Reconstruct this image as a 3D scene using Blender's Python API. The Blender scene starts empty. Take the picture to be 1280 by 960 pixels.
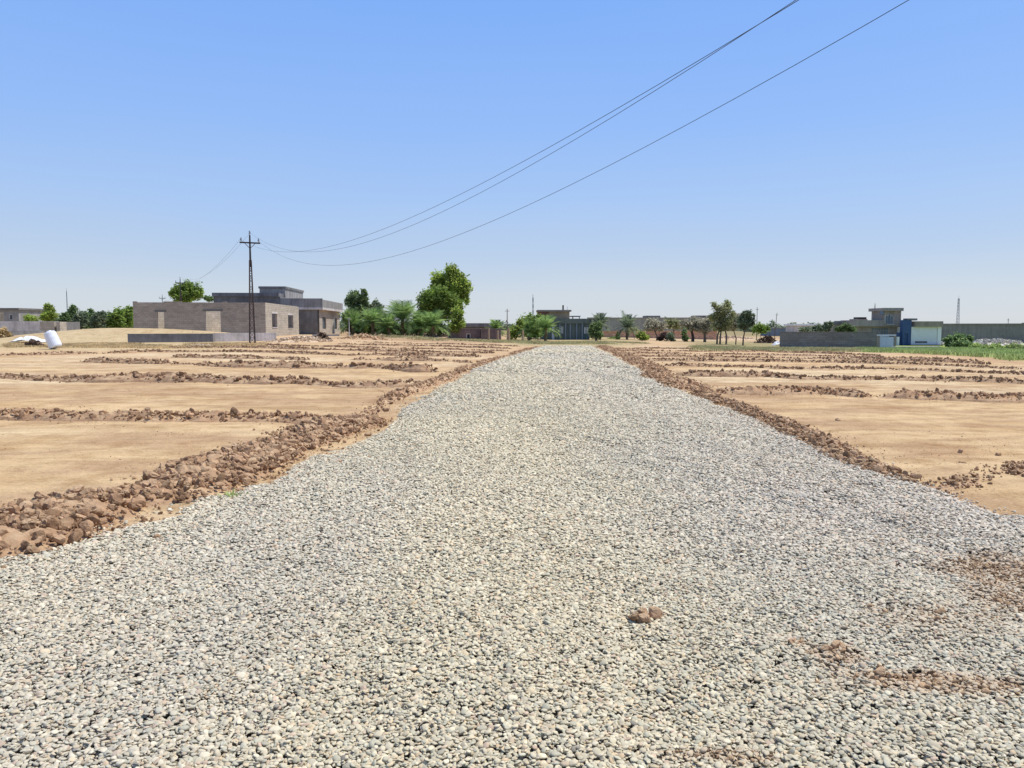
import bpy, math, random
import numpy as np
from mathutils import Vector, Matrix

R = np.random.RandomState(7)
random.seed(7)
sc = bpy.context.scene
COL = sc.collection

# ------------------------------------------------------------------ camera
F, W0, H0, EYE = 960.0, 1280, 960, 1.6
PITCH = math.atan(72 / F)
CP, SP = math.cos(PITCH), math.sin(PITCH)
cam = bpy.data.cameras.new('camera'); cam_o = bpy.data.objects.new('camera', cam); COL.objects.link(cam_o)
cam.sensor_width = 36; cam.lens = 36 * F / W0; cam.clip_start = 0.05; cam.clip_end = 8000
cam_o.location = (0, 0, EYE); cam_o.rotation_euler = (math.pi / 2 - PITCH, 0, 0)
sc.camera = cam_o
sc.view_settings.view_transform = 'Standard'; sc.view_settings.look = 'None'
sc.view_settings.exposure = 0; sc.view_settings.gamma = 1

def ray(px, py):
    x = (px - 640) / F; v = (480 - py) / F
    return x, CP + v * SP, -SP + v * CP

# ------------------------------------------------------------------ noise
def _hash(ix, iy, seed):
    with np.errstate(over='ignore'):
        n = (ix.astype(np.int64) * 374761393 + iy.astype(np.int64) * 668265263 + seed * 974634777) & 0xffffffff
        n = ((n ^ (n >> 13)) * 1274126177) & 0xffffffff
        n = n ^ (n >> 16)
    return (n & 0xffff) / 65535.0
def vn(x, y, seed=0):
    x = np.asarray(x, float); y = np.asarray(y, float)
    ix = np.floor(x); iy = np.floor(y); fx = x - ix; fy = y - iy
    fx = fx * fx * (3 - 2 * fx); fy = fy * fy * (3 - 2 * fy)
    a = _hash(ix, iy, seed); b = _hash(ix + 1, iy, seed); c = _hash(ix, iy + 1, seed); d = _hash(ix + 1, iy + 1, seed)
    return (a + (b - a) * fx) * (1 - fy) + (c + (d - c) * fx) * fy
def fbm(x, y, seed=0, o=4):
    s = 0; a = .5; t = 0
    for k in range(o):
        s = s + a * vn(x * 2 ** k + 17.3 * k, y * 2 ** k - 9.1 * k, seed + k); t += a; a *= .5
    return s / t
def sstep(a, b, x):
    t = np.clip((x - a) / (b - a), 0, 1); return t * t * (3 - 2 * t)

# ------------------------------------------------------------------ terrain
GU = [-.80, -.66, -.23, -.12, .06, .12, .32, .70]
GZ = [.55, .50, .50, .10, -.35, -.32, -1.0, -1.15]
def H(x, y):
    x = np.asarray(x, float); y = np.asarray(y, float)
    u = x / np.maximum(y, 8)
    z = np.interp(u, GU, GZ) * sstep(30, 100, y)
    z = z + 1.05 * np.exp(-((x + 39) / 8.5) ** 2 - ((y - 74) / 5.5) ** 2)
    z = z + .55 * np.exp(-((x + 29) / 6.5) ** 2 - ((y - 73.5) / 2.6) ** 2)
    z = z + .35 * np.exp(-((x + 12) / 6.5) ** 2 - ((y - 84) / 4) ** 2)
    return z
def G(px, py):
    """ground point seen at a photo pixel"""
    dx, dy, dz = ray(px, py); t = EYE / -dz if dz < -1e-4 else 300.
    for _ in range(30):
        z = float(H(t * dx, t * dy)); t2 = (z - EYE) / dz if dz < -1e-4 else t
        t = .5 * t + .5 * t2
    return t * dx, t * dy, float(H(t * dx, t * dy))
def A(px, D):
    """x of a photo column at depth D"""
    dx, dy, dz = ray(px, 408); return dx / dy * D
def Z(py, D):
    dx, dy, dz = ray(640, py); return EYE + dz / dy * D
def base(px, D):
    x = A(px, D); return x, D, float(H(x, D))

# ------------------------------------------------------------------ object helpers
def link(o):
    COL.objects.link(o); return o
def tag(o, label=None, cat=None, group=None, kind=None):
    if label: o['label'] = label
    if cat: o['category'] = cat
    if group: o['group'] = group
    if kind: o['kind'] = kind
    return o
def thing(name, label, cat, loc, rz=0, group=None):
    o = bpy.data.objects.new(name, None); o.empty_display_size = .3; link(o)
    o.location = loc; o.rotation_euler = (0, 0, rz)
    return tag(o, label, cat, group)
def npmesh(name, V, Fc, mat, parent=None, smooth=False, uv=None, recenter=False, cols=None):
    V = np.asarray(V, np.float32); Fc = np.asarray(Fc, np.int32)
    k = Fc.shape[1]
    me = bpy.data.meshes.new(name)
    off = np.zeros(3, np.float32)
    if recenter:
        off = np.array([V[:, 0].mean(), V[:, 1].mean(), V[:, 2].min()], np.float32); V = V - off
    me.vertices.add(len(V)); me.vertices.foreach_set('co', V.ravel())
    me.loops.add(Fc.size); me.loops.foreach_set('vertex_index', Fc.ravel())
    me.polygons.add(len(Fc)); me.polygons.foreach_set('loop_start', np.arange(0, Fc.size, k, dtype=np.int32))
    me.polygons.foreach_set('loop_total', np.full(len(Fc), k, np.int32))
    me.polygons.foreach_set('use_smooth', np.full(len(Fc), smooth, bool))
    me.update(calc_edges=True)
    if uv is not None:
        l = me.uv_layers.new(name='UVMap'); l.data.foreach_set('uv', np.asarray(uv, np.float32).ravel())
    if cols is not None:
        c = me.color_attributes.new('tint', 'FLOAT_COLOR', 'POINT')
        cc = np.ones((len(V), 4), np.float32); cc[:, :3] = cols; c.data.foreach_set('color', cc.ravel())
    me.materials.append(mat)
    o = bpy.data.objects.new(name, me); link(o)
    o.location = off
    if parent: o.parent = parent
    return o

class MB:
    """collects boxes / tubes / prisms in quads+tris and builds one mesh"""
    def __init__(s): s.v = []; s.f = []; s.uv = []
    def quad(s, ps, uvs=None):
        n = len(s.v); s.v += [tuple(p) for p in ps]; s.f.append(tuple(range(n, n + len(ps))))
        if uvs is None:
            a, b, c = [Vector(p) for p in ps[:3]]
            nn = (b - a).cross(c - a)
            ax = max(range(3), key=lambda i: abs(nn[i]))
            uvs = [(p[1], p[2]) if ax == 0 else (p[0], p[2]) if ax == 1 else (p[0], p[1]) for p in ps]
        s.uv += list(uvs)
    def box(s, x0, x1, y0, y1, z0, z1):
        p = [(x0, y0, z0), (x1, y0, z0), (x1, y1, z0), (x0, y1, z0), (x0, y0, z1), (x1, y0, z1), (x1, y1, z1), (x0, y1, z1)]
        for q in ((0, 3, 2, 1), (4, 5, 6, 7), (0, 1, 5, 4), (1, 2, 6, 5), (2, 3, 7, 6), (3, 0, 4, 7)):
            s.quad([p[i] for i in q])
        return s
    def bar(s, a, b, w, d=None):
        """square bar from a to b"""
        a = Vector(a); b = Vector(b); d = d or w
        t = (b - a).normalized(); up = Vector((0, 0, 1)) if abs(t.z) < .9 else Vector((0, 1, 0))
        n = t.cross(up).normalized() * w / 2; m = t.cross(n).normalized() * d / 2
        q = [a - n - m, a + n - m, a + n + m, a - n + m, b - n - m, b + n - m, b + n + m, b - n + m]
        for i in ((0, 3, 2, 1), (4, 5, 6, 7), (0, 1, 5, 4), (1, 2, 6, 5), (2, 3, 7, 6), (3, 0, 4, 7)):
            s.quad([q[j] for j in i])
        return s
    def tube(s, pts, rad, n=8, caps=True):
        pts = [Vector(p) for p in pts]; rings = []
        if not hasattr(rad, '__len__'): rad = [rad] * len(pts)
        for i, p in enumerate(pts):
            t = (pts[min(i + 1, len(pts) - 1)] - pts[max(i - 1, 0)]).normalized()
            up = Vector((1, 0, 0)) if abs(t.x) < .8 else Vector((0, 1, 0))
            a = t.cross(up).normalized(); b = t.cross(a).normalized()
            rings.append([p + (a * math.cos(2 * math.pi * k / n) + b * math.sin(2 * math.pi * k / n)) * rad[i] for k in range(n)])
        for i in range(len(pts) - 1):
            for k in range(n):
                s.quad([rings[i][k], rings[i][(k + 1) % n], rings[i + 1][(k + 1) % n], rings[i + 1][k]],
                       [(k / n, i), ((k + 1) / n, i), ((k + 1) / n, i + 1), (k / n, i + 1)])
        if caps:
            s.quad(list(reversed(rings[0]))); s.quad(rings[-1])
        return s
    def wall(s, a, b, off, th, z0, z1, holes=(), axis='x'):
        """wall along local axis from a to b, thickness from off to off+th, rectangular holes (s0,s1,z0,z1)"""
        xs = sorted({a, b} | {h[0] for h in holes} | {h[1] for h in holes})
        for i in range(len(xs) - 1):
            u0, u1 = xs[i], xs[i + 1]; zs = [(z0, z1)]
            for h in holes:
                if h[0] <= u0 + 1e-6 and h[1] >= u1 - 1e-6:
                    nz = []
                    for q in zs:
                        if h[2] > q[0]: nz.append((q[0], min(q[1], h[2])))
                        if h[3] < q[1]: nz.append((max(q[0], h[3]), q[1]))
                    zs = [q for q in nz if q[1] > q[0] + 1e-4]
            for q in zs:
                if axis == 'x': s.box(u0, u1, off, off + th, q[0], q[1])
                else: s.box(off, off + th, u0, u1, q[0], q[1])
        return s
    def build(s, name, mat, parent=None, smooth=False, recenter=False):
        me = bpy.data.meshes.new(name)
        V = s.v; o3 = (0, 0, 0)
        if recenter:
            xs = [p[0] for p in V]; ys = [p[1] for p in V]; zs = [p[2] for p in V]
            o3 = ((min(xs) + max(xs)) / 2, (min(ys) + max(ys)) / 2, min(zs))
            V = [(p[0] - o3[0], p[1] - o3[1], p[2] - o3[2]) for p in V]
        me.from_pydata(V, [], s.f)
        l = me.uv_layers.new(name='UVMap')
        l.data.foreach_set('uv', [c for u in s.uv for c in u])
        if smooth: me.polygons.foreach_set('use_smooth', [True] * len(me.polygons))
        me.materials.append(mat); me.update()
        o = bpy.data.objects.new(name, me); link(o); o.location = o3
        if parent: o.parent = parent
        return o

# ------------------------------------------------------------------ materials
def new_mat(name):
    m = bpy.data.materials.new(name); m.use_nodes = True
    nt = m.node_tree; b = nt.nodes['Principled BSDF']; b.inputs['Specular IOR Level'].default_value = .2
    return m, nt, b
def N(nt, t, **kw):
    n = nt.nodes.new(t)
    for k, v in kw.items():
        if k.startswith('i_'): n.inputs[k[2:].replace('_', ' ')].default_value = v
        else: setattr(n, k, v)
    return n
def ramp(nt, src, stops):
    r = N(nt, 'ShaderNodeValToRGB'); cr = r.color_ramp
    while len(cr.elements) < len(stops): cr.elements.new(.5)
    for e, (p, c) in zip(cr.elements, stops):
        e.position = p; e.color = (c[0], c[1], c[2], 1) if hasattr(c, '__len__') else (c, c, c, 1)
    nt.links.new(src, r.inputs[0]); return r.outputs[0]
def mixc(nt, a, b, fac, mode='MIX'):
    m = N(nt, 'ShaderNodeMix', data_type='RGBA', blend_type=mode)
    for s, v in ((m.inputs[0], fac), (m.inputs[6], a), (m.inputs[7], b)):
        if hasattr(v, 'is_linked'): nt.links.new(v, s)
        elif hasattr(v, '__len__'): s.default_value = (v[0], v[1], v[2], 1)
        else: s.default_value = v
    return m.outputs[2]
def noise(nt, vec, scale, detail=4, rough=.55, out='Fac'):
    n = N(nt, 'ShaderNodeTexNoise'); n.inputs['Scale'].default_value = scale
    n.inputs['Detail'].default_value = detail; n.inputs['Roughness'].default_value = rough
    if vec is not None: nt.links.new(vec, n.inputs['Vector'])
    return n.outputs[out]
def bump(nt, b, h, strength=.5, dist=.02):
    n = N(nt, 'ShaderNodeBump'); n.inputs['Strength'].default_value = strength; n.inputs['Distance'].default_value = dist
    nt.links.new(h, n.inputs['Height']); nt.links.new(n.outputs[0], b.inputs['Normal'])
def mapping(nt, vec, scale):
    m = N(nt, 'ShaderNodeMapping'); m.inputs['Scale'].default_value = scale; nt.links.new(vec, m.inputs[0]); return m.outputs[0]
def pos(nt): return N(nt, 'ShaderNodeNewGeometry').outputs['Position']

def plaster(name, c, var=.25, scale=.8, rough=.9, bs=.3, streak=True):
    m, nt, b = new_mat(name); p = pos(nt)
    n1 = noise(nt, p, scale, 6, .65); n2 = noise(nt, p, scale * 9, 4)
    lo = [k * (1 - var) for k in c]; hi = [min(1, k * (1 + var)) for k in c]
    col = ramp(nt, n1, [(.3, lo), (.7, hi)])
    if streak:
        st = noise(nt, mapping(nt, p, (2.2, 2.2, .18)), 1.4, 4)
        col = mixc(nt, col, ramp(nt, st, [(.35, .72), (.65, 1.1)]), .6, 'MULTIPLY')
    col = mixc(nt, col, ramp(nt, n2, [(.3, .85), (.7, 1.12)]), .7, 'MULTIPLY')
    nt.links.new(col, b.inputs['Base Color']); b.inputs['Roughness'].default_value = rough
    bump(nt, b, n2, bs, .03); return m
def blockwork(name, c, mort, bw=.42, bh=.21, var=.12):
    m, nt, b = new_mat(name); uv = N(nt, 'ShaderNodeUVMap').outputs[0]; p = pos(nt)
    br = N(nt, 'ShaderNodeTexBrick'); nt.links.new(uv, br.inputs['Vector'])
    br.inputs['Scale'].default_value = 1; br.inputs['Brick Width'].default_value = bw; br.inputs['Row Height'].default_value = bh
    br.inputs['Mortar Size'].default_value = .014; br.inputs['Mortar Smooth'].default_value = .3; br.inputs['Bias'].default_value = 0
    br.inputs['Color1'].default_value = (*[k * (1 - var) for k in c], 1); br.inputs['Color2'].default_value = (*[k * (1 + var) for k in c], 1)
    br.inputs['Mortar'].default_value = (*mort, 1)
    n1 = noise(nt, p, .5, 5, .6); n2 = noise(nt, p, 7, 3)
    sep = noise(nt, mapping(nt, p, (.25, .25, 1.6)), 1.2, 3)
    col = mixc(nt, br.outputs[0], ramp(nt, n1, [(.3, .82), (.7, 1.12)]), .7, 'MULTIPLY')
    col = mixc(nt, col, ramp(nt, sep, [(.35, .86), (.65, 1.1)]), .7, 'MULTIPLY')
    col = mixc(nt, col, ramp(nt, n2, [(.3, .88), (.7, 1.1)]), .8, 'MULTIPLY')
    nt.links.new(col, b.inputs['Base Color']); b.inputs['Roughness'].default_value = .95
    bump(nt, b, br.outputs[1], .6, -.02); return m
def simple(name, c, rough=.6, var=.12, metal=0, scale=3):
    m, nt, b = new_mat(name)
    col = ramp(nt, noise(nt, pos(nt), scale, 5, .6), [(.3, [k * (1 - var) for k in c]), (.7, [min(1, k * (1 + var)) for k in c])])
    nt.links.new(col, b.inputs['Base Color']); b.inputs['Roughness'].default_value = rough; b.inputs['Metallic'].default_value = metal
    return m
def leafmat(name, c, c2, tr=.35):
    m, nt, b = new_mat(name); g = N(nt, 'ShaderNodeNewGeometry')
    n1 = noise(nt, g.outputs['Position'], .55, 3)
    col = ramp(nt, g.outputs['Random Per Island'], [(0, [k * .55 for k in c]), (.5, c), (1, c2)])
    col = mixc(nt, col, ramp(nt, n1, [(.35, .6), (.65, 1.3)]), .8, 'MULTIPLY')
    nt.links.new(col, b.inputs['Base Color']); b.inputs['Roughness'].default_value = .55
    t = N(nt, 'ShaderNodeBsdfTranslucent'); nt.links.new(col, t.inputs[0])
    mx = N(nt, 'ShaderNodeMixShader'); mx.inputs[0].default_value = tr
    nt.links.new(b.outputs[0], mx.inputs[1]); nt.links.new(t.outputs[0], mx.inputs[2])
    nt.links.new(mx.outputs[0], nt.nodes['Material Output'].inputs[0]); return m
def clodmat(name, c):
    m, nt, b = new_mat(name); g = N(nt, 'ShaderNodeNewGeometry'); p = g.outputs['Position']
    col = ramp(nt, g.outputs['Random Per Island'], [(0, [k * .62 for k in c]), (.55, c), (.9, [c[0] * 1.25, c[1] * 1.3, c[2] * 1.35]), (1, [c[0] * 1.5, c[1] * 1.6, c[2] * 1.65])])
    col = mixc(nt, col, ramp(nt, noise(nt, p, 9, 6, .65), [(.3, .65), (.7, 1.3)]), .8, 'MULTIPLY')
    # paints sunlit tops: patchy dusty tan highlights on faces that look up
    sx = N(nt, 'ShaderNodeSeparateXYZ'); nt.links.new(g.outputs['Normal'], sx.inputs[0])
    dn = N(nt, 'ShaderNodeMath', operation='MULTIPLY'); nt.links.new(ramp(nt, sx.outputs[2], [(.45, 0.), (1, 1.)]), dn.inputs[0])
    nt.links.new(ramp(nt, noise(nt, p, 3.5, 4), [(.38, 0.), (.66, .85)]), dn.inputs[1])
    col = mixc(nt, col, (.60, .44, .27), dn.outputs[0])
    nt.links.new(col, b.inputs['Base Color']); b.inputs['Roughness'].default_value = 1
    b.inputs['Specular IOR Level'].default_value = .05
    bump(nt, b, noise(nt, p, 30, 7, .72), .8, .025); return m

M = {}
M['clod'] = clodmat('clod_soil', (.40, .245, .142))
M['clod_far'] = clodmat('clod_soil_far', (.31, .19, .115))
M['clod_red'] = clodmat('clod_red_soil', (.48, .31, .18))
M['block'] = blockwork('bare_blockwork', (.385, .335, .285), (.28, .25, .215))
M['block_pale_lit'] = blockwork('pale_sunlit_blockwork', (.47, .415, .34), (.30, .27, .23))  # sunlight put into the colour for lit house walls; piers are simply pale
M['block_grey'] = blockwork('grey_blockwork', (.20, .195, .19), (.15, .15, .15))
M['cement'] = plaster('grey_cement_render', (.29, .28, .27))
M['cement_dark'] = plaster('dark_cement', (.19, .185, .18))
M['concrete'] = plaster('pale_concrete', (.60, .56, .53))
M['slate'] = plaster('slate_wall', (.21, .205, .21), var=.45, scale=.5)
M['beige'] = plaster('beige_render', (.42, .36, .28))
M['olive'] = plaster('olive_wall', (.34, .335, .28), var=.15, scale=.15)
M['orange'] = blockwork('orange_brick', (.62, .36, .24), (.40, .30, .22), .3, .12, .3)
M['tan'] = plaster('tan_render', (.42, .31, .20))
M['redbrown'] = plaster('red_brown_render', (.24, .13, .10))
M['greenhouse'] = plaster('green_grey_render', (.12, .155, .15), var=.15)
M['greenhouse2'] = plaster('green_grey_parapet', (.15, .18, .16), var=.12)
M['bluegrey'] = plaster('blue_grey_panel', (.20, .25, .30), var=.12)
M['purple'] = plaster('dark_brick_wall', (.20, .15, .14))
M['taupe'] = plaster('taupe_render', (.35, .295, .245), var=.15)
M['taupe2'] = plaster('taupe_band', (.37, .33, .285), var=.12)
M['taupe_wall'] = blockwork('taupe_blockwork', (.26, .24, .21), (.16, .155, .15))
M['longwall'] = plaster('long_wall_render', (.275, .245, .235), var=.15, scale=.2)
M['white'] = simple('white_paint', (.78, .79, .80), .5, .05)
M['whiteblue'] = simple('blue_shade_white_metal', (.55, .63, .70), .5, .08)  # bluish shade of the white doors put into their paint colour
M['blue'] = simple('blue_paint', (.055, .10, .215), .5, .15)
M['black'] = simple('black_paint', (.02, .022, .026), .5, .2)
M['steel'] = simple('dark_steel', (.055, .052, .055), .6, .25, .3)
M['rust'] = simple('rusty_steel', (.085, .065, .06), .8, .3)
M['ceramic'] = simple('insulator_glaze', (.20, .22, .26), .3, .1)
M['wood'] = simple('weathered_wood', (.18, .14, .11), .9, .3)
M['dark'] = simple('dark_interior', (.03, .03, .035), .9, .2)
M['glass'] = simple('dark_glass', (.06, .07, .09), .15, .1)
M['hazysteel'] = simple('hazy_grey_steel', (.24, .26, .29), .6, .1)
M['plastic'] = simple('white_plastic', (.72, .76, .84), .45, .08, scale=1.5)
M['cloth'] = simple('white_sheet', (.74, .74, .74), .8, .1)
M['rubble'] = clodmat('pale_rubble', (.50, .47, .42))
M['rubble_tan'] = clodmat('tan_rubble', (.58, .44, .31))
M['darkscrap'] = clodmat('dark_scrap', (.10, .065, .05))
M['wire'] = simple('cable', (.05, .055, .065), .5, .1)
M['bark'] = simple('tree_bark', (.17, .13, .10), .95, .3, scale=9)
M['palmbark'] = simple('palm_bark', (.20, .15, .10), .95, .4, scale=9)
M['l_dark'] = leafmat('dark_leaves', (.18, .27, .11), (.37, .48, .20), .5)
M['l_mid'] = leafmat('mid_green_leaves', (.24, .36, .08), (.44, .56, .15), .55)
M['l_bright'] = leafmat('bright_leaves', (.36, .47, .10), (.58, .68, .18), .6)
M['l_olive'] = leafmat('olive_leaves', (.38, .40, .19), (.56, .56, .32), .5)
M['l_brown'] = leafmat('dry_brown_leaves', (.48, .45, .33), (.64, .60, .45), .5)
M['l_purple'] = leafmat('dull_purple_leaves', (.12, .075, .07), (.19, .13, .11), .2)
M['l_palm'] = leafmat('palm_leaves', (.24, .38, .12), (.46, .60, .22), .5)
M['l_grey'] = leafmat('grey_green_leaves', (.20, .26, .16), (.38, .43, .27), .5)
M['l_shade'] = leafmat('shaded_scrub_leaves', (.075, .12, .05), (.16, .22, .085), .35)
M['grass'] = leafmat('green_grass_blades', (.36, .47, .15), (.58, .64, .28), .55)
M['drygrass'] = leafmat('dry_grass_blades', (.72, .54, .28), (.82, .66, .38), .45)
M['olgrass'] = leafmat('olive_grass_blades', (.44, .42, .20), (.60, .55, .30), .4)

# ------------------------------------------------------------------ road outline (metres, from the survey of its edges)
Lpx = [(-700, 900), (-300, 792), (0, 705), (131, 671), (232, 645), (274, 622), (337, 604), (375, 581), (440, 556), (480, 540), (500, 520), (530, 498), (559, 483), (600, 461), (641, 446.5), (682, 432.6)]
Rpx = [(737, 432.6), (775, 452), (812, 472), (853, 490), (900, 508), (968, 534), (1035, 561), (1099, 588), (1162, 616), (1204, 637), (1229, 651)]
Lw = sorted([G(*p)[:2] for p in Lpx], key=lambda p: p[1]); Rw = sorted([G(*p)[:2] for p in Rpx], key=lambda p: p[1])
YEND = Lw[-1][1]
LX = lambda y: np.interp(y, [p[1] for p in Lw], [p[0] for p in Lw])
yr0 = Rw[0][1]
def RX(y):
    y = np.asarray(y, float)
    return np.where(y < yr0 - .02, 14 + 0 * y, np.interp(y, [p[1] for p in Rw], [p[0] for p in Rw]))
def edge_side(x, y):
    """>0 inside the gravel, metres roughly"""
    x = np.asarray(x, float); y = np.asarray(y, float)
    wob = (fbm(x * 1.3, y * 1.3, 5) - .5) * .35 + (fbm(x * 7, y * 7, 15, 2) - .5) * .16
    l = x - LX(y); r = np.interp(y, [p[1] for p in Rw], [p[0] for p in Rw]) - x
    lowr = (yr0 - .02 + (x - Rw[0][0]) * -.03) - y          # below this line the side branch is gravel too
    r = np.where(y < yr0, np.maximum(r, lowr * 1.0), r)
    e = np.minimum(l, r); e = np.minimum(e, (YEND - y) * .8)
    return e + wob
def road_z(x, y):
    rut = (fbm(x * 1.3 + y * .08, y * .16, 31, 3) - .5) * .13 + (fbm(x * 3, y * 3, 33, 2) - .5) * .035
    return H(x, y) + .03 + rut * .8
# sandy patches on the gravel: (x, y, rx, ry, strength)
def P(px, py): return G(px, py)[:2]
patches = []
for (px, py, rx, ry, st) in [(1262, 722, .36, .34, .8), (1215, 712, .14, .14, .75), (1290, 760, .3, .3, .6), (1150, 858, .28, .085, 1.0), (1235, 866, .22, .07, .9),
                             (1045, 826, .13, .10, .75), (1085, 850, .12, .06, .6), (885, 948, .16, .05, .5), (935, 955, .1, .05, .5), (1000, 808, .05, .04, .5), (1180, 780, .35, .25, .25)]:
    x, y = P(px, py); patches.append((x, y, rx, ry, st))
def patchmask(x, y):
    m = 0 * np.asarray(x, float)
    nz = fbm(x * 9, y * 9, 44, 3) * 1.3 - .65
    for (a, b, rx, ry, st) in patches:
        d = np.sqrt(((x - a) / rx) ** 2 + ((y - b) / ry) ** 2)
        m = np.maximum(m, st * np.clip(1.45 - d + nz, 0, 1))
    return np.clip(m, 0, 1)

# ------------------------------------------------------------------ ground sheet
def axis(core0, core1, step, far0, far1, g=1.09):
    a = list(np.arange(core0, core1 + 1e-6, step)); s = step
    while a[-1] < far1: s *= g; a.append(a[-1] + s)
    s = step
    while a[0] > far0: s *= g; a.insert(0, a[0] - s)
    return np.array(a)
gx = axis(-14, 14, .16, -4200, 4200, 1.05); gy = axis(2, 26, .16, -400, 5200, 1.03)
GX, GY = np.meshgrid(gx, gy); x = GX.ravel(); y = GY.ravel()
z = H(x, y)
amp = np.clip(1 - np.hypot(x, y) / 220, 0, 1)
side = edge_side(x, y); off = sstep(.1, -.6, side)
z = z + (fbm(x * .35, y * .35, 3) - .5) * .10 * amp * off + (fbm(x * 1.6, y * 1.6, 4, 3) - .5) * .035 * off * np.clip(1 - np.hypot(x, y) / 60, 0, 1)
z = z - .14 * sstep(.12, .5, side)
base_sand = np.array([.585, .42, .235]); pale = np.array([.64, .50, .31]); brown = np.array([.41, .275, .165])
olive = np.array([.30, .265, .135]); green = np.array([.27, .36, .10]); pink = np.array([.50, .345, .24]); straw = np.array([.50, .41, .23])
n1 = fbm(x * .12, y * .22, 8, 4)[:, None]; n2 = fbm(x * .5 + 3, y * 1.1, 9, 4)[:, None]
c = base_sand + (pale - base_sand) * sstep(.45, .7, n1) + (brown - base_sand) * .5 * sstep(.52, .75, n2)
u = x / np.maximum(y, 1)
def blend(c, col, m): return c + (col - c) * np.clip(m, 0, 1)[:, None]
nz = fbm(x * .25, y * .25, 12, 4)
c = blend(c, pink, sstep(25, 60, y) * .6 * nz)
c = blend(c, olive, sstep(60, 70, y + 14 * (nz - .5)) * sstep(.18, .28, u) * sstep(150, 110, y) * .9)
GF = lambda x_, y_: 60 - (np.clip(x_ / y_, .42, .8) - .48) * 126
c = blend(c, np.array([.42, .27, .17]), sstep(-9, -2, y - GF(x, y) + 10 * (nz - .5)) * sstep(.40, .5, u) * sstep(3, -1, y - GF(x, y)) * .6)
c = blend(c, green, sstep(-2, 7, y - GF(x, y) + 12 * (nz - .5)) * sstep(.40, .5, u) * .85)
c = blend(c, brown * .95, sstep(72, 80, y) * sstep(-.26, -.2, u) * sstep(.0, -.03, u) * .75 * (.5 + nz))
c = blend(c, np.array([.44, .30, .18]), sstep(.45, .6, fbm(x * .35, y * .8, 99, 4)) * sstep(55, 64, y) * sstep(-.25, -.4, u) * .7)
c = blend(c, np.array([.42, .275, .16]), sstep(.46, .62, fbm(x * .9, y * 1.3, 98, 5)) * sstep(60, 20, y) * .6)
c = blend(c, np.array([.44, .29, .17]), np.exp(-np.abs(side + .9) / .5) * sstep(.35, .6, fbm(x * 1.7, y * 1.7, 96, 4)) * .6)
c = blend(c, np.array([.50, .34, .22]), np.exp(-((x + 36) / 12) ** 2 - ((y - 72) / 6) ** 2) * (.35 + 1.1 * (fbm(x * .8, y * 1.5, 97, 4) - .3)))
c = blend(c, straw, sstep(44, 54, y + 8 * (nz - .5)) * sstep(-.30, -.42, u) * .6)
c = blend(c, olive * 1.15, sstep(66, 74, y) * sstep(-.02, 0.02, u) * sstep(.2, .12, u) * .7)
c = blend(c, olive * .8, sstep(130, 240, y) * .8)
def track(c, x0, y0, ang, bend, wdt, st):
    ca, sa = math.cos(ang), math.sin(ang); a = (x - x0) * ca + (y - y0) * sa; b_ = -(x - x0) * sa + (y - y0) * ca - bend * a * a
    for o_ in (-.85, .85):
        m_ = np.exp(-((b_ - o_) / wdt) ** 2) * sstep(.3, .55, fbm(a * .5 + o_, b_ * .3, 81, 3)); c = blend(c, np.array([.40, .27, .155]), m_ * st)
    return c
for q_ in [(-8, 11.2, .10, .006, .14, .6), (-7, 10.2, .16, -.008, .12, .5), (-12, 18.5, .05, .004, .16, .6), (-14, 20.5, .12, .004, .14, .5), (9, 13, -.12, .006, .14, .6), (11, 11, .2, -.01, .13, .55), (10, 15.5, .02, .003, .14, .5), (-16, 27, .04, .002, .2, .5), (16, 21, -.05, .003, .16, .5)]: c = track(c, *q_)
nx_, ny_ = len(gx), len(gy)
idx = np.arange(nx_ * ny_).reshape(ny_, nx_)
Fq = np.stack([idx[:-1, :-1], idx[:-1, 1:], idx[1:, 1:], idx[1:, :-1]], -1).reshape(-1, 4)
m, nt, b = new_mat('dry_field_soil'); p = pos(nt)
vc = N(nt, 'ShaderNodeVertexColor', layer_name='tint').outputs[0]
st1 = noise(nt, mapping(nt, p, (.35, 2.6, 1)), 1.0, 6, .6)
st2 = noise(nt, mapping(nt, p, (.9, 9, 1)), 1.3, 5, .65)
fine = noise(nt, p, 22, 6, .7); mid = noise(nt, p, 2.6, 6, .62)
col = mixc(nt, vc, ramp(nt, st1, [(.3, (.80, .77, .74)), (.5, 1.), (.72, 1.10)]), .3, 'MULTIPLY')
col = mixc(nt, col, ramp(nt, st2, [(.32, (.82, .79, .76)), (.5, 1.), (.75, 1.08)]), .22, 'MULTIPLY')
mp = N(nt, 'ShaderNodeMapping'); mp.inputs['Rotation'].default_value = (0, 0, .34); mp.inputs['Scale'].default_value = (.22, 4.5, 1); nt.links.new(p, mp.inputs[0])
st3 = noise(nt, mp.outputs[0], 1.0, 4, .6)
col = mixc(nt, col, ramp(nt, st3, [(.36, (.80, .74, .68)), (.5, 1.), (.68, 1.08)]), .4, 'MULTIPLY')
pt = noise(nt, p, .55, 5, .65)
col = mixc(nt, col, ramp(nt, pt, [(.3, (.80, .72, .64)), (.52, 1.), (.75, 1.10)]), .8, 'MULTIPLY')
col = mixc(nt, col, ramp(nt, mid, [(.28, (.70, .62, .54)), (.5, 1.), (.75, 1.14)]), .85, 'MULTIPLY')
col = mixc(nt, col, ramp(nt, fine, [(.28, .66), (.5, 1.), (.75, 1.18)]), .8, 'MULTIPLY')
nt.links.new(col, b.inputs['Base Color']); b.inputs['Roughness'].default_value = 1; b.inputs['Specular IOR Level'].default_value = .03
ad = N(nt, 'ShaderNodeMath', operation='ADD'); nt.links.new(fine, ad.inputs[0]); nt.links.new(mid, ad.inputs[1])
bump(nt, b, ad.outputs[0], .7, .035)
M['soil'] = m
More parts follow.
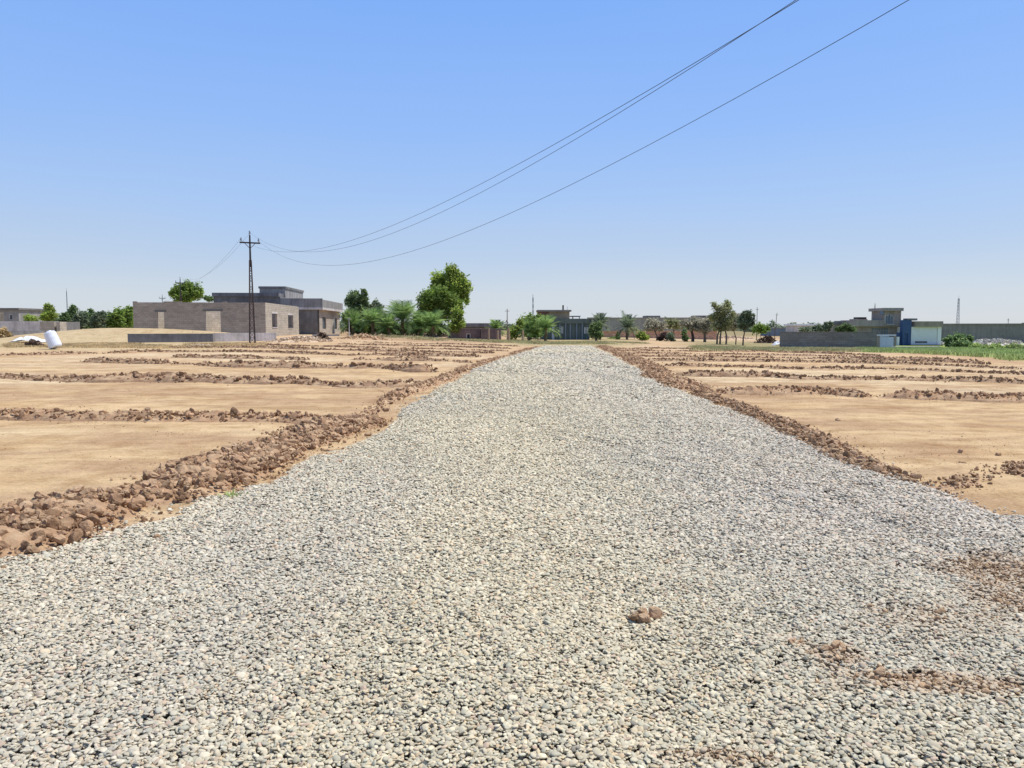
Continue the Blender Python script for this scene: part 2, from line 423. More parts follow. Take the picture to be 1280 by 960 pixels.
o = npmesh('ground', np.stack([x, y, z], 1), Fq, m, smooth=True, cols=c); tag(o, kind='structure')

# ------------------------------------------------------------------ gravel road bed
ys = [-8.0]
while ys[-1] < YEND: ys.append(ys[-1] + max(.07, abs(ys[-1]) * .012))
xs = np.arange(-14, 15, .09)
BX, BY = np.meshgrid(xs, np.array(ys)); bx = BX.ravel(); by = BY.ravel()
sd = edge_side(bx, by); pm = patchmask(bx, by)
bz = road_z(bx, by) - .025 + pm * .030 + (fbm(bx * 14, by * 14, 71, 3) - .5) * .045 * pm
bz = bz - .16 * sstep(.06, -.12, sd)
stone_gap = np.array([.34, .305, .24]); stone_avg = np.array([.60, .55, .43]); sandp = np.array([.50, .35, .21])
t = sstep(12, 42, by)
bc = stone_gap + (stone_avg - stone_gap) * t[:, None]
bc = bc * (.9 + .2 * fbm(bx * .5, by * .3, 55))[:, None]
bc = blend(bc, sandp, np.maximum(pm * 1.3, .45 * sstep(.25, 0, sd)))
n_x, n_y = len(xs), len(ys); idx = np.arange(n_x * n_y).reshape(n_y, n_x)
Fb = np.stack([idx[:-1, :-1], idx[:-1, 1:], idx[1:, 1:], idx[1:, :-1]], -1).reshape(-1, 4)
keep = (sd[Fb] > -.14).any(1); Fb = Fb[keep]
used, inv = np.unique(Fb, return_inverse=True); Fb = inv.reshape(-1, 4)
m, nt, b = new_mat('gravel_bed'); p = pos(nt)
vc = N(nt, 'ShaderNodeVertexColor', layer_name='tint').outputs[0]
vo = N(nt, 'ShaderNodeTexVoronoi'); vo.inputs['Scale'].default_value = 26; nt.links.new(p, vo.inputs['Vector'])
vo2 = N(nt, 'ShaderNodeTexVoronoi'); vo2.inputs['Scale'].default_value = 9; nt.links.new(p, vo2.inputs['Vector'])
col = mixc(nt, vc, ramp(nt, vo.outputs['Distance'], [(.1, 1.25), (.6, .6)]), .8, 'MULTIPLY')
sr = N(nt, 'ShaderNodeSeparateColor'); nt.links.new(vo2.outputs['Color'], sr.inputs[0])
col = mixc(nt, col, ramp(nt, sr.outputs[0], [(0, .75), (1, 1.2)]), .7, 'MULTIPLY')
nt.links.new(col, b.inputs['Base Color']); b.inputs['Roughness'].default_value = .95
bump(nt, b, vo.outputs['Distance'], .8, -.03)
o = npmesh('gravel_road', np.stack([bx, by, bz], 1)[used], Fb, m, smooth=True, cols=bc[used]); tag(o, kind='structure')

# ------------------------------------------------------------------ pebble and clod prototypes
def ico(sub):
    import bmesh
    bm = bmesh.new(); bmesh.ops.create_icosphere(bm, subdivisions=sub, radius=1)
    V = np.array([v.co[:] for v in bm.verts]); Fc = np.array([[v.index for v in f.verts] for f in bm.faces]); bm.free()
    return V, Fc
ICO = {k: ico(k) for k in (1, 2, 3, 4)}
def n3(V, s, seed):
    return (vn(V[:, 0] * s + 7, V[:, 1] * s + V[:, 2] * s * .7, seed) + vn(V[:, 1] * s - 3, V[:, 2] * s + V[:, 0] * s * .6, seed + 1) + vn(V[:, 2] * s, V[:, 0] * s - V[:, 1] * s * .5, seed + 2)) / 3 - .5
def pebble(seed):
    r = np.random.RandomState(seed); V, Fc = ICO[2]
    V = V * (1 + n3(V, 1.3, seed)[:, None] * .75)
    for k in range(4):
        nn = r.normal(size=3); nn /= np.linalg.norm(nn); q = V @ nn; V = V - np.maximum(q - r.uniform(.55, .8), 0)[:, None] * nn * .75
    V = V * np.array([1, r.uniform(.58, .92), r.uniform(.24, .42)])
    return V, Fc
def clod(seed, sub):
    r = np.random.RandomState(seed + 100); V, Fc = ICO[sub]; V = V.copy()
    V = V * (1 + n3(V, 1.6, seed)[:, None] * .9)
    for k in range(9):                                   # broken flat faces
        n = r.normal(size=3); n /= np.linalg.norm(n); d = r.uniform(.5, .85)
        q = V @ n; V = V - np.maximum(q - d, 0)[:, None] * n * .92
    V = V * (1 + n3(V, 5, seed + 9)[:, None] * .42)
    V = V * np.array([1, r.uniform(.65, .95), r.uniform(.5, .8)])
    return V, Fc
CL = {s: [clod(k, s) for k in range(9)] for s in (1, 2, 3)}
def rotmats(n, r, tilt=1.0):
    a = r.uniform(0, 2 * math.pi, n); bt = r.normal(0, .5 * tilt, n); g = r.normal(0, .5 * tilt, n)
    ca, sa, cb, sb, cg, sg = np.cos(a), np.sin(a), np.cos(bt), np.sin(bt), np.cos(g), np.sin(g)
    Rm = np.empty((n, 3, 3))
    Rm[:, 0, 0] = ca * cb; Rm[:, 0, 1] = ca * sb * sg - sa * cg; Rm[:, 0, 2] = ca * sb * cg + sa * sg
    Rm[:, 1, 0] = sa * cb; Rm[:, 1, 1] = sa * sb * sg + ca * cg; Rm[:, 1, 2] = sa * sb * cg - ca * sg
    Rm[:, 2, 0] = -sb; Rm[:, 2, 1] = cb * sg; Rm[:, 2, 2] = cb * cg
    return Rm
def scatter(protos, P3, S, r, tilt=1.5):
    """merge copies of prototypes at P3 (n,3) with sizes S (n,)"""
    Vs, Fs, off = [], [], 0; pick = r.randint(0, len(protos), len(P3)); Rm = rotmats(len(P3), r, tilt)
    for k, (V, Fc) in enumerate(protos):
        i = np.where(pick == k)[0]
        if not len(i): continue
        q = np.einsum('nij,vj->nvi', Rm[i], V) * S[i, None, None] + P3[i, None, :]
        Fs.append((Fc[None] + (np.arange(len(i)) * len(V))[:, None, None]).reshape(-1, 3) + off)
        Vs.append(q.reshape(-1, 3)); off += len(i) * len(V)
    return Vs, Fs, off

# ------------------------------------------------------------------ gravel: one mass of stones (instances)
pc = bpy.data.collections.new('pebble_shapes')
m, nt, b = new_mat('pebble_stone'); p = pos(nt)
at = N(nt, 'ShaderNodeAttribute', attribute_type='INSTANCER', attribute_name='tone').outputs['Color']
oc = N(nt, 'ShaderNodeTexCoord').outputs['Object']
col = mixc(nt, at, ramp(nt, noise(nt, oc, 3.5, 5, .6), [(.3, .82), (.7, 1.12)]), .8, 'MULTIPLY')
nt.links.new(col, b.inputs['Base Color']); b.inputs['Roughness'].default_value = .75; b.inputs['Specular IOR Level'].default_value = .25
for k in range(10):
    V, Fc = pebble(k * 7 + 1)
    me = bpy.data.meshes.new('pebble'); me.from_pydata(V.tolist(), [], Fc.tolist()); me.polygons.foreach_set('use_smooth', [True] * len(Fc))
    me.materials.append(m); pc.objects.link(bpy.data.objects.new('pebble', me))
def scat(y0, y1, dens, size, lay):
    x0 = max(-13, -y1 * .72 - .6); x1 = min(13.5, y1 * .72 + .6)
    n = int((y1 - y0) * (x1 - x0) * dens)
    X = R.uniform(x0, x1, n); Y = R.uniform(y0, y1, n)
    k = (np.abs(X) < Y * .72 + .6); X, Y = X[k], Y[k]
    sd = edge_side(X, Y); pr = np.where(sd > 0, 1, np.exp(sd / .07)); pm = patchmask(X, Y)
    pr = pr * (1 - .75 * pm * (fbm(X * 7, Y * 7, 91, 2) > .42))
    k = R.uniform(size=len(X)) < pr; X, Y, pm = X[k], Y[k], pm[k]
    s = size * np.exp(R.normal(0, .23, len(X)))
    zz = road_z(X, Y) + lay + R.uniform(-.006, .006, len(X))
    zz = zz - .03 * sstep(.06, -.1, edge_side(X, Y))
    return X, Y, zz, s, pm
parts = []
bands = [(1.9, 5, 3900, .0130), (5, 10, 2500, .0150), (10, 16, 1400, .0193), (16, 26, 620, .0275), (26, 42, 190, .046), (42, YEND, 90, .06)]
for (a, b_, d, s) in bands:
    parts.append(scat(a, b_, d, s, 0)); parts.append(scat(a, b_, d * .45, s, .010 * s / .0195))
parts.append(scat(1.9, 6.5, 2200, .0075, .004))
X, Y, ZZ, S, PM = [np.concatenate([q[i] for q in parts]) for i in range(5)]
n = len(X); S = S * 1.0; print('pebbles', n)
pal = np.array([[.50, .475, .42], [.46, .45, .40], [.55, .53, .48], [.43, .44, .41], [.50, .45, .37], [.38, .375, .35], [.46, .40, .35], [.60, .58, .52], [.30, .29, .28], [.52, .43, .34], [.47, .39, .35], [.22, .215, .22]])
pw = np.array([21, 20, 15, 14, 9, 6, 4, 5, 1.2, 2.5, 2, .5]); pw = pw / pw.sum()
tone = pal[R.choice(len(pal), n, p=pw)] * R.uniform(.86, 1.14, (n, 1)) * np.array([1.25, 1.14, .915]) * (1 - .10 * sstep(7, 3, Y))[:, None]
g1 = sstep(.35, .65, fbm(X * .35, Y * .14, 21, 3)); g2 = sstep(.4, .7, fbm(X * .6, Y * .25, 23, 3))
tone = tone * (1 + (g1[:, None] - .5) * np.array([.045, .035, -.03])) * (1 - g2[:, None] * np.array([.05, .04, .015]))
rightness = sstep(.15, .5, X / Y) * sstep(4, 6.5, Y)
tone = tone * (1 - rightness[:, None] * np.array([.035, .045, -.01]))
tone = tone + (np.array([.50, .37, .24]) - tone) * (np.clip(PM * 1.6, 0, .95) * R.uniform(.5, 1, n))[:, None]
me = bpy.data.meshes.new('gravel'); me.vertices.add(n)
me.vertices.foreach_set('co', np.stack([X, Y, ZZ], 1).astype(np.float32).ravel())
at = me.attributes.new('tone', 'FLOAT_COLOR', 'POINT'); cc = np.ones((n, 4), np.float32); cc[:, :3] = np.clip(tone, .02, .9); at.data.foreach_set('color', cc.ravel())
at = me.attributes.new('rot', 'FLOAT_VECTOR', 'POINT')
at.data.foreach_set('vector', np.stack([R.normal(0, .31, n), R.normal(0, .31, n), R.uniform(0, 6.283, n)], 1).astype(np.float32).ravel())
at = me.attributes.new('siz', 'FLOAT', 'POINT'); at.data.foreach_set('value', S.astype(np.float32))
go = bpy.data.objects.new('gravel', me); link(go)
tag(go, 'loose rounded grey and cream pebbles covering the whole road', 'gravel', kind='stuff')
ng = bpy.data.node_groups.new('stones', 'GeometryNodeTree')
ng.interface.new_socket('Geometry', in_out='INPUT', socket_type='NodeSocketGeometry'); ng.interface.new_socket('Geometry', in_out='OUTPUT', socket_type='NodeSocketGeometry')
gi = ng.nodes.new('NodeGroupInput'); gout = ng.nodes.new('NodeGroupOutput')
ins = ng.nodes.new('GeometryNodeInstanceOnPoints'); ci = ng.nodes.new('GeometryNodeCollectionInfo')
ci.inputs['Collection'].default_value = pc; ci.inputs['Separate Children'].default_value = True
ins.inputs['Pick Instance'].default_value = True
def named(nm, typ):
    a = ng.nodes.new('GeometryNodeInputNamedAttribute'); a.data_type = typ; a.inputs[0].default_value = nm; return [o for o in a.outputs if o.enabled][0]
ng.links.new(gi.outputs[0], ins.inputs['Points']); ng.links.new(ci.outputs[0], ins.inputs['Instance'])
ng.links.new(named('rot', 'FLOAT_VECTOR'), ins.inputs['Rotation']); ng.links.new(named('siz', 'FLOAT'), ins.inputs['Scale'])
ng.links.new(ins.outputs[0], gout.inputs[0])
md = go.modifiers.new('stones', 'NODES'); md.node_group = ng

# ------------------------------------------------------------------ ridges of broken clods
def resample(pts, step):
    pts = np.array(pts, float); d = np.r_[0, np.cumsum(np.hypot(*np.diff(pts, axis=0).T))]
    n = max(3, int(d[-1] / step) + 1); s = np.linspace(0, d[-1], n)
    return np.stack([np.interp(s, d, pts[:, 0]), np.interp(s, d, pts[:, 1])], 1), d[-1]
def ridge(px, width, height, cl, sub, label, dens=None, seed=0, group='ridges of broken soil clods in the fields', mat=None, brk=0., zoff=0.):
    r = np.random.RandomState(seed + 500)
    wpts = [P(*q) for q in px]; pts, L = resample(wpts, .05 if sub == 3 else .10 if sub == 2 else .25)
    tn = np.gradient(pts, axis=0); tn /= np.linalg.norm(tn, axis=1)[:, None] + 1e-9; nm = np.stack([-tn[:, 1], tn[:, 0]], 1)
    sl = np.linspace(0, L, len(pts))
    strength = np.clip(.55 + 1.0 * (fbm(sl * .5 + seed * 13.7, sl * 0 + seed, 61, 3) - .42) * (1 + brk * 1.5) + .15, .22 if brk else .4, 1.25)
    endf = np.clip(np.minimum(sl, L - sl) / .5, .15, 1)
    strength = strength * endf
    wob = (fbm(sl * .9, sl * 0 + seed, 62, 3) - .5) * width * .7
    m = 31 if sub == 3 else 15; q = np.linspace(-1, 1, m)
    wl = width * (.6 + .5 * strength)
    Xs = pts[:, 0, None] + nm[:, 0, None] * (q[None] * wl[:, None] * .50 + wob[:, None]); Ys = pts[:, 1, None] + nm[:, 1, None] * (q[None] * wl[:, None] * .62 + wob[:, None])
    prof = np.clip(1 - q ** 2, 0, 1)[None] ** .8
    Zs = H(Xs, Ys) - .03 + zoff + prof * height * .74 * strength[:, None] * (.6 + .9 * fbm(Xs * 2.6, Ys * 2.6, 63, 3)) + prof * (fbm(Xs * 7, Ys * 7, 64, 5) - .5) * height * .8
    idx = np.arange(len(pts) * m).reshape(len(pts), m)
    Fq = np.stack([idx[:-1, :-1], idx[:-1, 1:], idx[1:, 1:], idx[:-1, :-1], idx[1:, 1:], idx[1:, :-1]], -1).reshape(-1, 3)
    V0 = np.stack([Xs.ravel(), Ys.ravel(), Zs.ravel()], 1)
    n = int(L * (dens or 60)); ti = r.uniform(0, len(pts) - 1, n); i0 = ti.astype(int); st = strength[i0]
    k = r.uniform(size=n) < np.clip(st * 1.1, 0, 1); ti, i0, st = ti[k], i0[k], st[k]; n = len(ti)
    lat = np.clip(r.normal(0, .62, n), -2.2, 2.2); w = wl[i0] * .62
    cx = np.interp(ti, np.arange(len(pts)), pts[:, 0]) + nm[i0, 0] * (lat * w + wob[i0]); cy = np.interp(ti, np.arange(len(pts)), pts[:, 1]) + nm[i0, 1] * (lat * w + wob[i0])
    S = cl[0] + (cl[1] - cl[0]) * r.beta(.62, 4.0 if sub > 1 else 3.0, n); S = S * np.where(np.abs(lat) > .8, .5, 1)
    cz = H(cx, cy) + zoff + np.clip(1 - lat ** 2, 0, 1) * height * .68 * st + S * r.uniform(-.15, .4, n)
    Vs, Fs, off = scatter(CL[sub], np.stack([cx, cy, cz], 1), S, r)
    Vall = np.concatenate([V0] + Vs); Fall = np.concatenate([Fq] + [f + len(V0) for f in Fs])
    o = npmesh('clod_ridge', Vall, Fall, mat or (M['clod'] if sub >= 2 else M['clod_far']), recenter=True)
    return tag(o, label, 'soil ridge', group)

ridge([(-260, 765), (-120, 722), (-40, 697), (0, 684), (60, 660), (130, 638), (200, 616), (270, 590), (330, 567), (380, 550), (425, 532), (440, 522)], 1.22, .25, (.007, .115), 3,
      'wide high berm of big brown clods along the left gravel edge, largest heap of all', dens=1250, seed=1)
ridge([(446, 524), (480, 505), (505, 492), (540, 481), (562, 470), (600, 455), (630, 446), (655, 438.5), (672, 434)], .55, .12, (.012, .10), 2,
      'low clod berm running along the far left gravel edge towards the green grey house', dens=95, seed=2, brk=1.0)
ridge([(752, 433), (775, 442), (800, 453), (815, 464), (830, 473), (850, 483), (868, 491)], 1.0, .17, (.015, .12), 2,
      'dark clod berm along the far right gravel edge', dens=150, seed=3)
ridge([(868, 491), (905, 503), (950, 522), (1000, 545), (1050, 570), (1100, 592), (1140, 606), (1168, 613)], .48, .13, (.010, .09), 2,
      'narrow dark clod berm along the near right gravel edge', dens=330, seed=4)
ridge([(-80, 522), (0, 521), (60, 522), (130, 524), (200, 526), (300, 525), (360, 525), (425, 528)], .55, .22, (.012, .12), 2,
      'nearest cross row of large clods on the left field, ending at the big berm', dens=210, seed=5)
ridge([(-60, 472), (0, 472), (60, 474), (130, 477), (200, 476), (320, 478), (380, 478), (400, 481), (440, 483), (500, 482), (520, 479)], .7, .26, (.03, .15), 1,
      'second cross row of clods on the left field counting from the big berm', dens=70, seed=6, brk=.5)
ridge([(100, 452), (139, 453), (230, 456), (300, 459), (400, 459), (480, 460), (525, 464), (548, 464)], .7, .25, (.04, .17), 1,
      'third cross row of clods on the left field counting from the big berm', dens=55, seed=7, brk=.4)
ridge([(215, 446), (300, 448), (350, 449), (385, 450)], .6, .22, (.04, .16), 1, 'short broken row of clods on the left field below the power pole', dens=45, seed=8, brk=.4)
ridge([(435, 450), (470, 450), (540, 451), (590, 453)], .6, .22, (.04, .16), 1, 'short row of clods in line with the broken row below the pole', dens=45, seed=9, brk=.3)
ridge([(170, 440), (300, 440), (350, 441), (400, 443), (430, 444.5), (480, 444), (540, 445), (600, 446.5)], .55, .16, (.04, .16), 1, 'fifth long cross row of clods on the left field', dens=71, seed=10, brk=.5)
ridge([(202, 435.5), (300, 434.5), (360, 436), (400, 437), (440, 438.5), (480, 439.5), (560, 440.5), (618, 442)], .55, .16, (.04, .16), 1, 'sixth long cross row of clods, starting just in front of the power pole', dens=68, seed=11, brk=.4)
ridge([(330, 431.5), (400, 433), (440, 434.5), (500, 436), (560, 437), (635, 439)], .5, .14, (.04, .15), 1, 'row of clods starting right at the foot of the power pole', dens=61, seed=12, brk=.4)
ridge([(420, 430), (480, 432), (560, 433.5), (640, 436)], .5, .14, (.04, .15), 1, 'thin far row of clods left of the road below the palms', dens=54, seed=13, brk=.4)
ridge([(440, 427.5), (500, 429), (580, 431), (650, 433)], .5, .12, (.04, .14), 1, 'farthest row of clods on the left field in front of the palms', dens=51, seed=14, brk=.5)
ridge([(-60, 446), (0, 445), (70, 443), (140, 442), (175, 440)], .55, .16, (.04, .13), 1, 'low dark row of clods below the tipped white tank', dens=40, seed=15, brk=.5)
ridge([(878, 491), (960, 491), (1020, 490), (1092, 496)], .6, .2, (.015, .12), 2, 'nearest short cross row of clods on the right field, meeting the road berm', dens=150, seed=16)
ridge([(1098, 496), (1180, 498), (1230, 500), (1280, 500), (1340, 501)], .6, .2, (.015, .12), 2, 'nearest cross row of clods on the right field running off the right edge', dens=150, seed=17)
ridge([(842, 469), (900, 469.5), (960, 470), (1000, 473), (1100, 474), (1180, 475), (1280, 479), (1340, 481)], .6, .18, (.02, .13), 1, 'second long cross row of clods on the right field', dens=110, seed=18, brk=.3)
ridge([(822, 457.5), (920, 459), (1000, 462), (1060, 461.5), (1120, 462), (1170, 464), (1280, 468), (1340, 470)], .5, .13, (.025, .13), 1, 'third long cross row of clods on the right field', dens=88, seed=19, brk=.4)
ridge([(796, 450), (900, 451.5), (1000, 452.5), (1080, 454), (1180, 457), (1280, 462)], .5, .13, (.025, .13), 1, 'fourth long cross row of clods on the right field', dens=78, seed=20, brk=.4)
ridge([(784, 446), (900, 447), (980, 448), (1080, 450), (1180, 453), (1235, 455.5)], .5, .15, (.025, .125), 1, 'fifth long cross row of clods on the right field', dens=68, seed=21, brk=.4)
ridge([(775, 442.5), (900, 443), (1000, 444.5), (1080, 446.5), (1150, 449), (1230, 452)], .5, .15, (.025, .125), 1, 'sixth long cross row of clods, nearest the green grass', dens=61, seed=22, brk=.4)
ridge([(768, 439), (850, 439.5), (960, 440), (1040, 442.5), (1100, 445)], .5, .15, (.025, .125), 1, 'seventh cross row of clods on the right field, below the grey wall', dens=57, seed=23, brk=.5)
ridge([(762, 436), (850, 436.3), (905, 437)], .5, .12, (.04, .14), 1, 'farthest row of clods on the right field', dens=51, seed=24, brk=.5)
ridge([(1160, 622), (1200, 606), (1250, 592), (1300, 583), (1340, 580)], .42, .06, (.012, .06), 2, 'low trampled strip of crumbled soil turning right from the near berm', dens=120, seed=25, brk=.5)
ridge([(1255, 600), (1285, 596), (1330, 590)], .45, .14, (.02, .09), 2, 'small heap of clods at the right edge of the picture', dens=190, seed=26)
# thin wisp of pebbly soil beside the left strip
def clodthing(px, py, s, label, seed, sub=3, mat=None, n=1, spread=0., zoff=0.):
    r = np.random.RandomState(seed); x, y = P(px, py); k = max(n, 1)
    pp = np.stack([x + r.normal(0, spread, k), y + r.normal(0, spread * .6, k)], 1)
    S = s * (1 if k == 1 else 1) * np.r_[1, r.uniform(.3, .9, k - 1)]
    zb = np.where(edge_side(pp[:, 0], pp[:, 1]) > 0, road_z(pp[:, 0], pp[:, 1]) + .012, H(pp[:, 0], pp[:, 1]))
    Vs, Fs, off = scatter(CL[sub], np.c_[pp, zb + S * .4 + zoff], S, r, 1.)
    o = npmesh('soil_clod', np.concatenate(Vs), np.concatenate(Fs), mat or M['clod'], recenter=True)
    return tag(o, label, 'soil clod', 'loose soil clods')
clodthing(805, 779, .046, 'small cluster of reddish brown clods alone in the middle of the gravel', 3, 3, M['clod'], 11, .036)
clodthing(989, 811, .020, 'tiny dark clod sticking up from the gravel on the right', 5, 3, None, 2, .01)
clodthing(1100, 848, .034, 'dark red clod at the left end of the soil patch on the gravel', 6, 3, M['clod_red'], 3, .03)
clodthing(1048, 822, .03, 'pale sandy clods left of the soil patch on the gravel', 8, 3, M['clod_red'], 5, .026)
clodthing(460, 545, .055, 'single clod lying on the sand strip between berm and gravel', 9, 3)
clodthing(1200, 567, .05, 'dark clod alone on the right field above the crumbled strip', 10, 3)
clodthing(1247, 570, .045, 'dark clod on the right field near the picture edge', 11, 3)
clodthing(1203, 580, .03, 'small flat pair of clods on the right field beside the near berm', 12, 3, None, 3, .02)
clodthing(1048, 527, .06, 'small dark clod lying far inside the right field', 13, 2)
clodthing(877, 487, .16, 'big dark upright clod standing at the bend of the right berm', 14, 3, None, 3, .06)
clodthing(142, 474, .14, 'tall pointed clod standing on the second left row', 15, 3, None, 5, .07, .06)
# scattered crumbs, nobody could count them
def crumbs():
    r = np.random.RandomState(77); n = 60000
    y = 4.5 + 40 * r.beta(1, 2.1, n); x = r.uniform(-1, 1, n) * y * .75; sd = edge_side(x, y)
    dist = -sd
    near = np.exp(-np.clip(dist - .3, 0, 9) / .8)
    k = (sd < -.02) & (r.uniform(size=n) < .035 + near + 1.6 * (fbm(x * .6, y * .9, 66, 3) - .54)); x, y = x[k], y[k]
    S = (.002 + .020 * r.beta(1, 9, len(x))) * (1 + y / 30)
    Vs, Fs, off = scatter(CL[1], np.c_[x, y, H(x, y) + S * .3 + (fbm(x * .35, y * .35, 3) - .5) * .10 * .9], S, r)
    o = npmesh('soil_crumbs', np.concatenate(Vs), np.concatenate(Fs), M['clod'], recenter=True)
    tag(o, 'small crumbs of dry soil scattered over the sandy fields', 'soil crumbs', kind='stuff')
    # soil lumps half buried in the gravel patches
    xs, ys, ss = [], [], []
    for (a, b, rx, ry, st) in patches:
        k = int(5200 * rx * ry * st) + 12
        xs.append(a + r.normal(0, rx * .5, k)); ys.append(b + r.normal(0, ry * .5, k)); ss.append(.004 + .026 * r.beta(.8, 4.5, k))
    x, y, S = map(np.concatenate, (xs, ys, ss))
    Vs, Fs, off = scatter(CL[2], np.c_[x, y, road_z(x, y) + .008 + S * .2], S, r)
    o = npmesh('soil_lumps', np.concatenate(Vs), np.concatenate(Fs), M['clod_red'], recenter=True)
    tag(o, 'reddish soil lumps spilled among the pebbles at the lower right', 'soil lumps', kind='stuff')
crumbs()

# ------------------------------------------------------------------ foliage
def leaves(lobes, n, size, r, flat=.5, droop=0, clumps=9, cs=.33):
    """lobes (x,y,z,rx,ry,rz); returns quads"""
    vol = np.array([l[3] * l[4] * l[5] for l in lobes]) ** .70; vol /= vol.sum()
    li = r.choice(len(lobes), n, p=vol); LB = np.array([l[:6] for l in lobes])
    d = r.normal(size=(n, 3)); d /= np.linalg.norm(d, axis=1)[:, None]
    rr = r.uniform(.12, 1, n) ** .5                      # fuller towards the outside
    lump = .80 + .42 * (vn(d[:, 0] * 3.2 + li * 5.1, d[:, 2] * 3.2 + d[:, 1] * 2.3, 7) - .2) + r.normal(0, .05, n)
    P3 = LB[li, :3] + d * (rr * lump)[:, None] * LB[li, 3:6]
    # clumps: pull part of the leaves to twig ends so that the mass breaks into light and dark tufts
    kc = max(8, int(clumps * len(lobes) * 1.6)); ci_ = r.randint(0, n, kc); C = P3[ci_]
    hit = r.uniform(size=n) < .62; j = r.randint(0, kc, n)
    msz = np.cbrt(LB[li[ci_], 3] * LB[li[ci_], 4] * LB[li[ci_], 5]) * cs
    P3 = np.where(hit[:, None], C[j] + r.normal(size=(n, 3)) * msz[j][:, None] * .62, P3)
    a = r.normal(size=(n, 3)); a[:, 2] *= flat; a /= np.linalg.norm(a, axis=1)[:, None]
    b = np.cross(a, r.normal(size=(n, 3))); b /= np.linalg.norm(b, axis=1)[:, None]
    if droop: a[:, 2] -= droop; a /= np.linalg.norm(a, axis=1)[:, None]
    s = size * r.uniform(.55, 1.3, (n, 1)); a = a * s; b = b * s * .5
    V = np.stack([P3 - a, P3 + b, P3 + a, P3 - b], 1).reshape(-1, 3)
    return V, np.arange(n * 4).reshape(-1, 4)
def tree(name, px, D, lobes_px, label, mat='l_mid', n=3500, size=.22, trunk_px=None, cat='tree', group=None, seed=0, tr=.18, droop=0, clumps=10, py0=None, deep=.8, cs=.33, trunks=1, zb=None, bark='bark'):
    """lobes given as photo measures (px, py, half width, half height) turned into metres at depth D"""
    r = np.random.RandomState(seed + 900); sc_ = D / F
    x0, y0, z0 = base(px, D) if zb is None else (A(px, D), D, zb)
    t = thing(name, label, cat, (x0, y0, z0), 0, group)
    L = [((q[0] - px) * sc_, r.uniform(-.25, .25) * q[2] * sc_, Z(q[1], D) - z0, q[2] * sc_ * 1.13, q[2] * sc_ * deep, q[3] * sc_ * 1.1) for q in lobes_px]
    V, Fc = leaves(L, int(n * 1.35), size * .9, r, droop=droop, clumps=clumps, cs=cs)
    V[:, 2] = np.maximum(V[:, 2], .02)
    npmesh('crown', V, Fc, M[mat], t)
    mb = MB(); cen = np.mean([l[:3] for l in L], 0)
    for k in range(trunks):
        ox = 0 if trunks == 1 else r.uniform(-1, 1) * .5 * max(l[3] for l in L)
        fork = Vector((ox + (cen[0] - ox) * .5, 0, max(.3, cen[2] * .55)))
        mb.tube([(ox, 0, -.3), (ox + .05, 0, fork.z * .5), fork], [tr, tr * .8, tr * .62], 7)
        for l in L[k::trunks] if trunks > 1 else L:
            mid = fork.lerp(Vector(l[:3]), .55) + Vector((r.uniform(-.2, .2), 0, .1)); mb.tube([fork, mid, Vector(l[:3]) + Vector((0, 0, l[5] * .4))], [tr * .55, tr * .35, tr * .12], 5)
    mb.build('trunk', M[bark], t, smooth=True)
    return t
def bush(name, px, D, lobes_px, label, mat='l_mid', n=1200, size=.16, **k):
    return tree(name, px, D, lobes_px, label, mat, n, size, tr=.05, cat=k.pop('cat', 'bush'), **k)
def palm(px, D, top, crown_py, halfw, label, seed=0, nf=34, mat='l_palm', trunk_r=.2, group='date palms around the fields', name='palm_tree', zb=None):
    r = np.random.RandomState(seed + 77); x0, y0, z0 = base(px, D); crown_py += 4; nf += 2
    if zb is not None: z0 = zb
    t = thing(name, label, 'palm tree', (x0, y0, z0), 0, group); s = D / F
    zc = Z(crown_py, D) - z0; ln = halfw * s * 1.42; up = Z(top, D) - z0 - zc
    V = []
    for k in range(nf):
        az = 2.4 * k + r.uniform(-.3, .3); e = (k + .5) / nf; elev = math.radians(86 - 96 * e ** 1.15 + r.uniform(-7, 7)); L = ln * r.uniform(.8, 1.1)
        d = Vector((math.cos(az), math.sin(az), 0)); pts = []; p = Vector((0, 0, zc)) + d * .1; el = elev
        ns = 12; k2 = up / max(.1, ln)
        for j in range(ns):
            pts.append(p.copy()); p = p + (d * math.cos(el) + Vector((0, 0, math.sin(el) * min(1.2, max(.7, k2 * 1.1))))) * (L / ns); el -= (.045 + .010 * j) * (.30 + 1.1 * e) * r.uniform(.8, 1.2)
        sd_ = Vector((-d.y, d.x, 0))
        for j in range(1, ns):
            for sub in (0, .5):
                q = pts[j].lerp(pts[min(j + 1, ns - 1)], sub) if j < ns - 1 else pts[j]; tn = (pts[j] - pts[j - 1]).normalized()
                ll = L * .34 * (1 - abs(j / ns - .45) * 1.1) * r.uniform(.8, 1.15)
                for sg in (-1, 1):
                    tip = q + (sd_ * sg * .75 + tn * .6 + Vector((0, 0, -.12))).normalized() * ll; w = tn * .045
                    V += [q - w, q + w, tip + w * .25, tip - w * .25]
        for j in range(ns - 1):
            w = sd_ * .06; V += [pts[j] - w, pts[j] + w, pts[j + 1] + w, pts[j + 1] - w]
    V = np.array([v[:] for v in V]); V[:, 2] = np.maximum(V[:, 2], .03)
    npmesh('crown', V, np.arange(len(V)).reshape(-1, 4), M[mat], t)
    mb = MB(); pts = [(0, 0, -.3)]; rad = [trunk_r * 1.3]
    for j in range(8): pts.append((r.uniform(-.03, .03), 0, zc * (j + 1) / 8)); rad.append(trunk_r * (1.12 if j % 2 else .9))
    mb.tube(pts, rad, 9).build('trunk', M['palmbark'], t)
    return t

